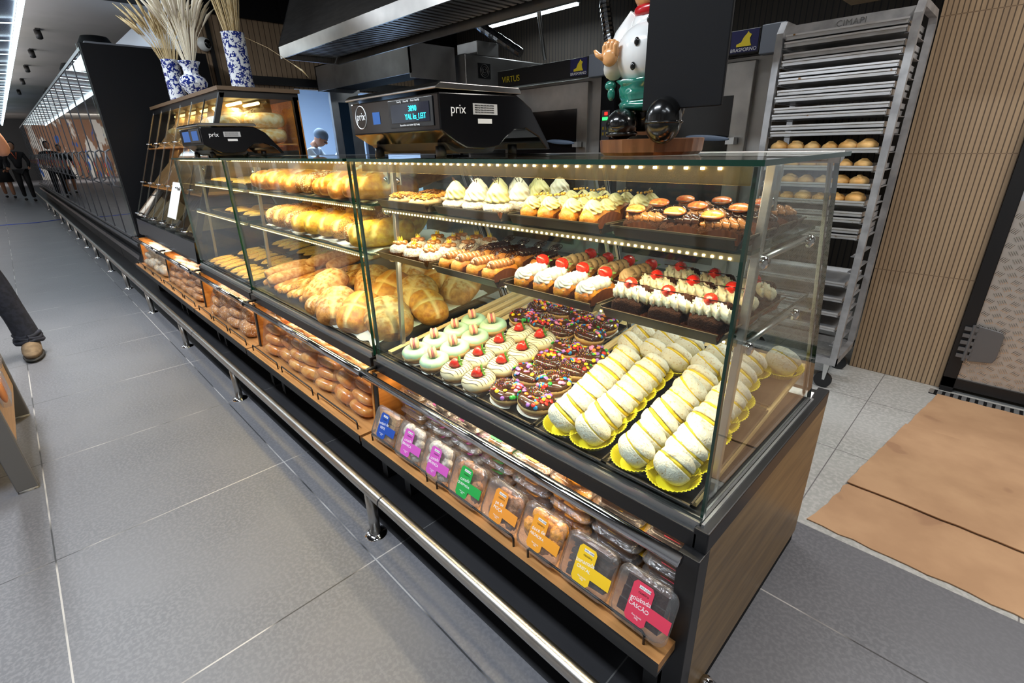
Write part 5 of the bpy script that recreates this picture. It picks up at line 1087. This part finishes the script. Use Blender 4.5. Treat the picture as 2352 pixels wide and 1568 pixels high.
def paper(name, label, x0, x1, y0, y1, z, rx=0):
    mb = MB(); nx, ny = 34, 10
    R = [[(x0 + (x1 - x0) * i / nx, y0 + (y1 - y0) * j / ny + (.008 * sin(i * .9) if j in (0, ny) else 0), z + SLP * rx * (y0 + (y1 - y0) * j / ny) + (.004 * (1 + sin(i * 1.3 + j)) * (1 if j in (0, 1, ny) else .3)) - (.008 if j == 0 else 0)) for j in range(ny + 1)] for i in range(nx + 1)]
    mb.rings(R, closed=False, cap=False); o = mb.build(name, PAPW, None, True); s = o.modifiers.new('thick', 'SOLIDIFY'); s.thickness = .0006; return tag(o, label, 'paper')
random.seed(11)
paper('baking_paper', 'crinkled white paper under the loaves on the top shelf', -2.52, -1.34, .10, .44, 1.1495); paper('baking_paper', 'crinkled white paper under the breads on the middle shelf', -2.45, -1.34, .075, .50, .9765)
paper('baking_paper', 'white paper under the round loaves on the bottom deck', -1.86, -1.33, .02, .62, DZ(0) + .009, 1)
A = [loaf('bread_loaf', .25, .100, .088, 3, CRF, 0), loaf('bread_loaf', .25, .100, .092, 4, CR, 1), loaf('bread_loaf', .24, .10, .086, 2, SEED, 2), loaf('bread_loaf', .25, .105, .092, 2, CR, 3)]
sp = []; nm = []
for i in range(13):
    x = -2.47 + i * .0915; k = (1, 1, 0, 3, 1, 3, 2, 2, 3, 1, 3, 1, 3)[i]; sp.append((k, x, .185 + random.uniform(-.02, .02), 1.152 + random.uniform(0, .006), -.42 + random.uniform(-.14, .14), random.uniform(.88, 1.02), random.uniform(-.03, .10)))
    nm.append('%s loaf, front row of the top bread shelf, %s from the left' % (['pale floured', 'golden slashed', 'dark seeded', 'plump golden'][(0, 1, 2, 3)[k]], ['first', 'second', 'third', 'fourth', 'fifth', 'sixth', 'seventh', 'eighth', 'ninth', 'tenth', 'eleventh', 'twelfth', 'last'][i]))
for i in range(11):
    x = -2.40 + i * .105; k = (0, 3, 0, 0, 1, 0, 3, 0, 0, 3, 0)[i]; sp.append((k, x, .335, 1.158 + (.04 if i % 3 else .012), -.5 + random.uniform(-.15, .15), random.uniform(.85, .98), .18))
    nm.append('loaf in the rear row of the top bread shelf, %s from the left' % ['first', 'second', 'third', 'fourth', 'fifth', 'sixth', 'seventh', 'eighth', 'ninth', 'tenth', 'last'][i])
put(A, sp, nm, 'loaves on the top bread shelf')
Bm = [loaf('bread_loaf', .235, .105, .095, 3, SEED, 4), loaf('bread_loaf', .24, .105, .098, 3, YEL2, 5), loaf('bread_loaf', .235, .11, .10, 2, POP, 6), loaf('bread_loaf', .19, .14, .13, 0, YEL2, 7), loaf('bread_loaf', .19, .14, .13, 0, SEED, 8)]
sp = []; nm = []
for i in range(9):
    x = -2.30 + i * .112; k = (0, 2, 0, 1, 1, 1, 2, 0, 1)[i]; sp.append((k, x, .165 + random.uniform(-.015, .015), .980, -.42 + random.uniform(-.12, .12), random.uniform(.93, 1.05), .05)); nm.append('%s loaf, front row of the middle bread shelf, %s from the left' % (['dark seeded', 'yellow slashed', 'speckled'][k], ['first', 'second', 'third', 'fourth', 'fifth', 'sixth', 'seventh', 'eighth', 'last'][i]))
for i in range(8):
    x = -2.36 + i * .128; k = (3, 3, 4, 4, 3, 3, 4, 3)[i]; sp.append((k, x + .02, .345, .985 + (.035 if i else 0), .3 + random.uniform(-.2, .2), random.uniform(.92, 1.02), .75 if i else .2)); nm.append('oval %s bread, rear row of the middle bread shelf, %s from the left' % ('cornmeal' if k == 3 else 'seeded', ['first', 'second', 'third', 'fourth', 'fifth', 'sixth', 'seventh', 'last'][i]))
put(Bm, sp, nm, 'breads on the middle bread shelf')
Cb = [loaf('ciabatta', .25, .088, .06, 0, CIA, 1, pw=.3), loaf('baguette', .48, .062, .05, 5, POP, 2, pw=.4), loaf('baguette', .46, .06, .05, 5, CR, 3, pw=.4), loaf('round_loaf', .22, .20, .125, 1, CRF, 4, cross=True), loaf('round_loaf', .20, .19, .125, 1, CR, 5, cross=True), loaf('striped_loaf', .24, .20, .12, 0, CRF, 6)]
dk = lambda y, h=0: DZ(y) + .012 + h
sp = []; nm = []
for x, y, h, rz, l in ((-2.50, .17, .045, -.1, 'floury ciabatta resting on top at the front left of the bread deck'), (-2.41, .15, .03, -.12, 'floury ciabatta beside the frontmost one, with dark olive spots'), (-2.40, .36, .06, -.08, 'floury ciabatta behind the front pair'), (-2.28, .42, .05, .1, 'floury ciabatta in the second row, beside the thin sticks'), (-2.36, .57, .06, 0, 'grey floured ciabatta at the back left'), (-2.2, .58, .06, .1, 'grey floured ciabatta at the back, second from left')):
    sp.append((0, x, y, dk(y, h), rz, 1, AT)); nm.append(l)
for i, x in enumerate((-2.53, -2.45, -2.37)): sp.append((2, x, .26, dk(.26), -.04, .98, AT)); nm.append('plain thin bread stick under the ciabattas, %s from the left' % ['first', 'second', 'third'][i])
for i, x in enumerate((-2.30, -2.235, -2.17, -2.105, -2.045)): sp.append((1 if i < 4 else 2, x, .26, dk(.26, .012 * (i % 2)), -.06, .98, AT)); nm.append('seeded long baguette on the deck, %s from the ciabattas' % ['first', 'second', 'third', 'fourth', 'fifth'][i])
for x, y, h, k, rz, s, tl, l in ((-1.94, .145, .03, 5, .3, .95, .5, 'large striped round loaf leaning at the front beside the baguettes'), (-1.86, .075, .0, 3, .2, .72, .2, 'small flour-dusted round loaf under the striped one'), (-1.755, .09, .0, 3, .9, .93, .45, 'floured round loaf in the front row, second from the striped one'), (-1.575, .12, .0, 4, .4, .98, .6, 'round loaf with a cross cut, at the front near the glass divider'), (-1.42, .14, .0, 3, 1.2, .95, .5, 'round loaf with a cross cut, touching the glass divider'),
                          (-1.83, .32, .01, 5, 1.0, .95, .5, 'striped loaf in the second row behind the largest one'), (-1.66, .33, .01, 4, .2, 1, .6, 'golden round loaf in the middle of the second row'), (-1.49, .34, .01, 3, .6, .98, .6, 'round loaf of the second row near the divider'), (-1.385, .31, .0, 4, 1.4, .82, .6, 'small round loaf wedged against the divider'), (-1.74, .53, .01, 3, .2, 1, .6, 'floured loaf at the back, left one'), (-1.56, .54, .01, 4, .9, 1, .6, 'golden loaf at the back, middle one'), (-1.40, .54, .01, 3, .2, .9, .6, 'floured loaf at the back beside the divider')):
    sp.append((k, x, y, dk(y, h), rz, s, tl)); nm.append(l)
put(Cb, sp, nm, 'breads on the bottom deck')
# ---------------- small pizzas of the farthest counter ----------------
PZD = mat('pizza_dough', (.85, .5, .16), .6, bump=.2, bs=30); PZT = mat('melted_cheese', (.92, .58, .12), .4, col2=(.72, .15, .03), ns=34, lo=.5, hi=.66, bump=.3, bs=40, speck=(40, .66, (.12, .06, .02)))
def pizza(L, Wd):
    t = thing('small_pizza', '', 'pizza'); MB().ell((0, 0, .01), Wd / 2, L / 2, .013, 24, 8, fn=lambda d: (1 + .04 * noise.noise(d * 2), 0)).build('crust', PZD, t, True); MB().ell((0, 0, .017), Wd / 2 * .86, L / 2 * .88, .010, 24, 8, fn=lambda d: (1 + .08 * noise.noise(d * 4), 0)).build('topping', PZT, t, True); return t
STT = mat('steel_tray', (.22, .21, .19), .4, .8)
for x, y, w, d, z, rx, l in ((-3.37, .02, .44, .36, DZ(.02) + .002, AT, 'front left tray of small pizzas on the farthest counter deck'), (-2.91, .02, .44, .36, DZ(.02) + .002, AT, 'front right tray of small pizzas on the farthest counter deck'), (-3.37, .39, .44, .28, DZ(.39) + .002, AT, 'rear left tray of small pizzas on the farthest counter deck'), (-2.91, .39, .44, .28, DZ(.39) + .002, AT, 'rear right tray of small pizzas on the farthest counter deck'), (-3.25, .09, .42, .34, 1.149, 0, 'left tray of pizza slices on the top shelf of the farthest counter'), (-2.86, .09, .34, .34, 1.149, 0, 'right tray of pizza slices on the top shelf of the farthest counter'), (-3.12, .06, .36, .34, .976, 0, 'left tray of small pizzas on the middle shelf of the farthest counter'), (-2.83, .06, .28, .34, .976, 0, 'right tray of small pizzas on the middle shelf of the farthest counter')):
    tray(w, d, .022, l, (x, y, z), rx)
sp = []; nm = []
for a, x0 in enumerate((-3.37, -2.91)):
    for r in range(2):
        for c in range(4): sp.append((x0 - .16 + .107 * c, .10 + .19 * r, 1)); nm.append('oval small pizza on the deck, %s tray, %s row, %s from left' % (['left', 'right'][a], ['front', 'second'][r], ['first', 'second', 'third', 'fourth'][c]))
        if r == 0:
            for c in range(4): sp.append((x0 - .16 + .107 * c, .53, 1)); nm.append('oval small pizza at the back of the deck, %s tray, %s from left' % (['left', 'right'][a], ['first', 'second', 'third', 'fourth'][c]))
place([pizza(.165, .10)], [s[:2] for s in sp], lambda i: nm[i], lambda x, y: DZ(y) + .006, AT, 'small pizzas on the deck', .1)
sp = []; nm = []
for a, (x0, n, z, s) in enumerate(((-3.25, 4, 1.152, 'top shelf left'), (-2.86, 3, 1.152, 'top shelf right'), (-3.12, 3, .979, 'middle shelf left'), (-2.83, 2, .979, 'middle shelf right'))):
    for r in range(2):
        for c in range(n): sp.append((x0 + (c - (n - 1) / 2) * .1, .18 + .16 * r, z)); nm.append('round small pizza, %s tray, %s row, %s from left' % (s, ['front', 'rear'][r], ['first', 'second', 'third', 'fourth'][c]))
zz = {(round(a, 4), round(b, 4)): z for a, b, z in sp}
seen = {}
place([pizza(.14, .10)], [(a, b + (.0001 if z < 1 else 0)) for a, b, z in sp], lambda i: nm[i], lambda x, y: 1.153 if abs(y * 100 - round(y * 100)) < .005 else .980, 0, 'small pizzas on the shelves', .1)
# ---------------- bagged breads in the wooden bins ----------------
ROLLS = mat('glossy_roll', (.62, .19, .022), .25, col2=(.86, .48, .13), ns=5, lo=.42, hi=.68, coat=.3, wcol=(.9, .6, .25)); SUGL = mat('sugared_loaf', (.62, .28, .07), .6, col2=(.40, .15, .03), ns=10, speck=(45, .6, (.9, .85, .75))); GLZ = mat('glazed_brown_loaf', (.55, .22, .045), .28, col2=(.82, .6, .35), ns=8, lo=.5, hi=.75, coat=.4); FLR = mat('floury_white_loaf', (.80, .70, .55), .8, col2=(.72, .48, .24), ns=9, lo=.45, hi=.65)
def bagfn(d, s): return 1 + .07 * noise.noise(d * 2.3 + Vector((s, 0, 0))) + .04 * noise.noise(d * 6 + Vector((0, s, 0)))
def bagged(rows, w, rh, dep, m, seed, roll=None):
    """a bag of rolls standing on end: rows of rolls stacked upwards"""
    t = thing('bagged_bread', '', 'bread'); H = rows * rh
    for r in range(rows):
        def fn(d, r=r): return (1 + .05 * noise.noise(d * 2 + Vector((seed + r, 0, 0))), 0)
        mb = MB(); R = []
        for i in range(15):
            th = pi * i / 14; th = min(max(th, .05), pi - .05); e = sin(th) ** .45; R.append([(-cos(th) * w / 2, e * cos(a) * dep / 2 * (1 + .04 * noise.noise(Vector((i, a, r + seed)))), rh * (r + .5) + e * sin(a) * rh * .54) for a in [k * 2 * pi / 16 for k in range(16)]])
        mb.rings(R).build('roll', m, t, True)
    mb = MB(); R = []
    for i in range(25):
        q = i / 24; z = -.004 + q * (H + .03); k = min(1, (q + .03) * 9) if q < .85 else max(.25, 1 - (q - .85) * 4.2)
        R.append([((w / 2 + .006) * k * cos(a) * (1 / max(abs(cos(a)), abs(sin(a))) ** .75) * (1 + .02 * noise.noise(Vector((cos(a) * 3, sin(a) * 3, q * 7 + seed)))), (dep / 2 + .006) * (k ** .5) * sin(a) * (1 / max(abs(cos(a)), abs(sin(a))) ** .6) * (1 + .05 * noise.noise(Vector((cos(a) * 4 + 9, sin(a) * 3, q * 9 + seed)))), z) for a in [j * 2 * pi / 28 for j in range(28)]])
    mb.rings(R).build('clear_bag', BAG, t, True); MB().tube([(.0, 0, H + .018), (.004, 0, H + .05), (.02, -.01, H + .062)], [.012, .007, .022], 10).build('bag_neck', BAG, t, True)
    return t
z0 = .2995; TL = -.16
def putbags(protos, L, group):
    index_kids(); used = set()
    for k, x, y, z, rx, rz, s, l in L:
        p = protos[k]; o = p if k not in used else dup(p); used.add(k); o.location = (x, y, z); o.rotation_euler = (rx, 0, rz); o.scale = (s, s, s); o['label'] = l; o['group'] = group
Q = ['first', 'second', 'third', 'fourth', 'fifth', 'sixth', 'seventh']
L = [(i % 2, -2.37 + i * .158 + random.uniform(-.012, .012), -.03 + .01 * (i % 2), z0, -.30 + random.uniform(-.1, .1), random.uniform(-.22, .22), random.uniform(.97, 1.1), 'clear bag of four glossy soft rolls, %s from the left in the front row' % Q[i]) for i in range(7)]
L += [(i % 2, -2.36 + i * .158, .11, z0 + .006, -.26 + random.uniform(-.08, .08), random.uniform(-.2, .2), 1.05, 'clear bag of soft rolls in the second row, %s from the left' % Q[i]) for i in range(7)]
putbags([bagged(4, .145, .052, .085, ROLLS, 1), bagged(3, .15, .066, .095, ROLLS, 5)], L, 'bags of soft rolls')
L = [(i % 2, -3.40 + i * .20, -.03, z0, -.32, random.uniform(-.2, .2), 1, 'bag of sugar-dusted sweet bread, %s from the left in the front row' % Q[i]) for i in range(4)] + [(i % 2, -3.36 + i * .20, .11, z0 + .01, -.3, random.uniform(-.2, .2), 1.05, 'bag of sugar-dusted sweet bread, %s from the left in the second row' % Q[i]) for i in range(4)]
putbags([bagged(3, .18, .062, .11, SUGL, 9), bagged(2, .18, .09, .11, SUGL, 14)], L, 'sugared sweet breads')
L = [(i % 2, -4.62 + i * .19, -.025, z0, -.34, random.uniform(-.1, .1), 1, 'bag of long brown glazed bread, %s from the left in the front row' % Q[i]) for i in range(5)] + [(i % 2, -4.60 + i * .19, .12, z0 + .01, -.3, random.uniform(-.1, .1), 1, 'bag of long brown glazed bread, %s from the left in the second row' % Q[i]) for i in range(5)]
putbags([bagged(4, .17, .052, .10, GLZ, 19), bagged(3, .17, .065, .10, GLZ, 24)], L, 'brown glazed breads')
L = [(i % 2, -5.62 + i * .21, -.02, z0, -.30, random.uniform(-.2, .2), 1.05, 'white floured bread in a bag, %s from the left' % Q[i]) for i in range(4)]
putbags([bagged(3, .19, .065, .12, FLR, 29), bagged(2, .19, .10, .12, FLR, 34)], L, 'floured breads')
# bagged breads inside the tall cabinet
L = [(0, -3.92, .40, 1.385, 0, .5, 1.1, 'puffy bag of bread at the near corner of the cabinet top row'), (0, -3.9, .70, 1.385, 0, 1.2, 1.25, 'large puffy bag of bread behind the end glass of the cabinet'), (0, -4.06, .56, 1.42, 0, .2, 1.1, 'puffy bag of bread piled in the top row of the cabinet'), (0, -4.40, .50, 1.385, 0, .8, 1.0, 'bag of bread in the second top compartment from the near end'), (0, -4.76, .48, 1.385, 0, .3, 1.0, 'bag of bread in the third top compartment from the near end'), (0, -5.1, .48, 1.385, 0, .6, 1.0, 'bag of bread in the fourth top compartment from the near end'), (0, -5.5, .48, 1.385, 0, .1, 1.0, 'bag of bread in the fifth top compartment from the near end')]
putbags([bagged(2, .22, .085, .18, mat('bagged_golden', (.85, .52, .16), .5, col2=(.95, .8, .5), ns=9), 40)], L, 'bags of bread in the cabinet')
# ---------------- clear tubs of sweets ----------------
TUBC = dict(blue=(.012, .07, .38), magenta=(.62, .10, .48), green=(.02, .38, .07), orange=(.86, .32, .04), amber=(.9, .36, .03), yellow=(.93, .58, .02), red=(.72, .05, .10)); LBM = {k: mat('label_' + k, v, .4) for k, v in TUBC.items()}
CONT = dict(blue=((.62, .38, .17), 'slab'), magenta=((.80, .76, .66), 'lump'), green=((.40, .16, .03), 'lump'), orange=((.32, .14, .05), 'lump'), amber=((.88, .36, .02), 'lump'), yellow=((.05, .02, .012), 'stick'), red=((.035, .008, .008), 'slab')); CONM = {k: mat('sweets_' + k, v[0], .4, col2=tuple(c * .7 for c in v[0]), ns=40, bump=.4, bs=50) for k, v in CONT.items()}
INF = dict(blue=('fondant de', 'LEITE', 'milk fudge slabs'), magenta=('cocada', 'BRANCA', 'white coconut lumps'), green=('cocada', 'QUEIMADA', 'burnt coconut lumps'), orange=('pe de', 'MOCA', 'brown nut brittle'), amber=('doce de', 'ABOBORA', 'orange pumpkin sweets'), yellow=('bananada', 'CRISTAL', 'dark banana sticks'), red=('goiabada', 'CASCAO', 'dark guava slab'))
INF = {k: (a, {'MOCA': 'MO\u00c7A', 'ABOBORA': 'AB\u00d3BORA', 'CASCAO': 'CASC\u00c3O'}.get(b, b), c) for k, (a, b, c) in INF.items()}
def rr(w, d, r, n=5):
    P = []
    for cx, cy, a0 in ((w / 2 - r, d / 2 - r, 0), (-w / 2 + r, d / 2 - r, pi / 2), (-w / 2 + r, -d / 2 + r, pi), (w / 2 - r, -d / 2 + r, 1.5 * pi)):
        for i in range(n + 1): a = a0 + pi / 2 * i / n; P.append((cx + r * cos(a), cy + r * sin(a)))
    return P
TWD, TDP, TH = .148, .128, .046
def tub(c, full=True, seed=0):
    """lies flat, lid up; width along x, depth along y"""
    t = thing('sweet_tub', '', 'package'); ring = lambda w, d, r, z, rib=0: [(x * (1 + rib * (i % 2)), y * (1 + rib * (i % 2)), z) for i, (x, y) in enumerate(rr(w, d, r, 7))]
    MB().rings([ring(TWD * .82, TDP * .80, .018, 0), ring(TWD * .86, TDP * .84, .02, .003, .012), ring(TWD * .93, TDP * .92, .022, .032, .012), ring(TWD * .93, TDP * .92, .022, .034)], cap=True).build('tub_base', PL, t, False)
    MB().rings([ring(TWD * .93, TDP * .92, .022, .034), ring(TWD, TDP, .024, .034), ring(TWD, TDP, .024, .038), ring(TWD * .9, TDP * .88, .022, .038), ring(TWD * .88, TDP * .86, .02, TH), ring(TWD * .80, TDP * .78, .018, TH)], cap=True).build('lid', PL, t, True)
    random.seed(seed); mb = MB(); k = CONT[c][1]
    if k == 'lump':
        for i in range(16): mb.ell((random.uniform(-.048, .048), random.uniform(-.038, .038), random.uniform(.013, .028)), .023, .021, .014, 14, 8, fn=lambda d, i=i: (1 + .35 * noise.noise(d * 2.6 + Vector((i * 3, 0, 0))), 0))
    elif k == 'slab':
        for i in range(3): mb.box(-.055 + .002 * i, .05, -.044 + i * .030, -.017 + i * .030, .004, .034)
    else:
        for i in range(6): mb.box(-.055, .055, -.046 + i * .016, -.034 + i * .016, .004, .033, T=Matrix.Rotation(random.uniform(-.12, .12), 4, 'Z'))
    mb.build('sweets', CONM[c], t, k == 'lump')
    P = [(-.026, .036), (-.026, -.036), (-.020, -.044), (.014, -.044), (.020, -.038), (.020, -.022), (.066, -.022), (.066, .006), (.020, .006), (.020, .036), (.014, .044), (-.020, .044)]
    P = [(x * 1.12, y * 1.05) for x, y in P]; lab = MB().prism(P, TH + .0004, TH + .0010, 'z').build('paper_label', LBM[c], t); a, b, _ = INF[c]; zt_ = TH + .0012
    if full:
        MB().box(-.014, .014, .032, .039, TH + .001, TH + .0013).build('label_badge', INKW, lab); txt('CASA LIDER', .0055, (0, .0355, zt_ + .0003), (0, 0, 0), INKB, lab, 'badge_print', .0001); txt('caseiro', .009, (0, .024, zt_), (0, 0, 0), INKB, lab, 'maker_name', .0001)
        txt(a, .0145, (-.002, .008, zt_), (0, 0, .12), INKW, lab, 'script_words', .0001); txt(b, .0125 if len(b) < 7 else .0105, (-.002, -.008, zt_), (0, 0, .0), INKW, lab, 'product_word', .0003); txt('Peso liquido\n200g', .005, (0, -.031, zt_), (0, 0, 0), INKW, lab, 'small_print', .0001)
    return t
order = ['blue', 'magenta', 'magenta', 'green', 'orange', 'amber', 'yellow', 'red']; FX = [-1.155, -.995, -.84, -.685, -.53, -.38, -.228, -.075]
full = {}; index_kids()
for i, (c, x) in enumerate(zip(order, FX)):
    l = 'tilted front tub of %s with %s label' % (INF[c][2], c) + ('' if c != 'magenta' else (', next to the blue one' if i == 1 else ', next to the green one'))
    if c in full: o = dup(full[c])
    else: o = tub(c, True, i); full[c] = o; index_kids()
    o.location = (x, -.088, z0 + .002); o.rotation_euler = (radians(64), 0, random.uniform(-.04, .04)); tag(o, l, 'package', 'front row of sweet tubs')
    # lift so that the lower edge rests on the board: origin is the tub centre
    o.location.z = z0 + TDP / 2 * sin(radians(64)) + .004; o.location.y = -.088 + TDP / 2 * cos(radians(64)) + .02
small = {c: tub(c, False, 60 + i) for i, c in enumerate(dict.fromkeys(order))}; index_kids(); used = set()
for i, (c, x) in enumerate(zip(order, FX)):
    n = 5 if i not in (3, 4) else 4
    for r in range(2):
        for k in range(n - r):
            top = k == n - r - 1 and r == 0
            p = small[c]; o = dup(full[c]) if top else (p if c not in used else dup(p))
            if not top: used.add(c)
            o.scale = (1, 1, 1)
            o.location = (x + random.uniform(-.003, .003), .095 + r * .134, z0 + .001 + k * .0415); o.rotation_euler = (0, 0, random.uniform(-.05, .05))
            pos = {0: 'lowest', n - r - 1: 'topmost'}.get(k, Q[k] + ' up')
            tag(o, '%s tub of %s, %s stack behind the %s tub%s' % (pos, INF[c][2], ['front', 'rear'][r], c, '' if c != 'magenta' else (' nearer the blue' if i == 1 else ' nearer the green')), 'package', 'stacked sweet tubs')
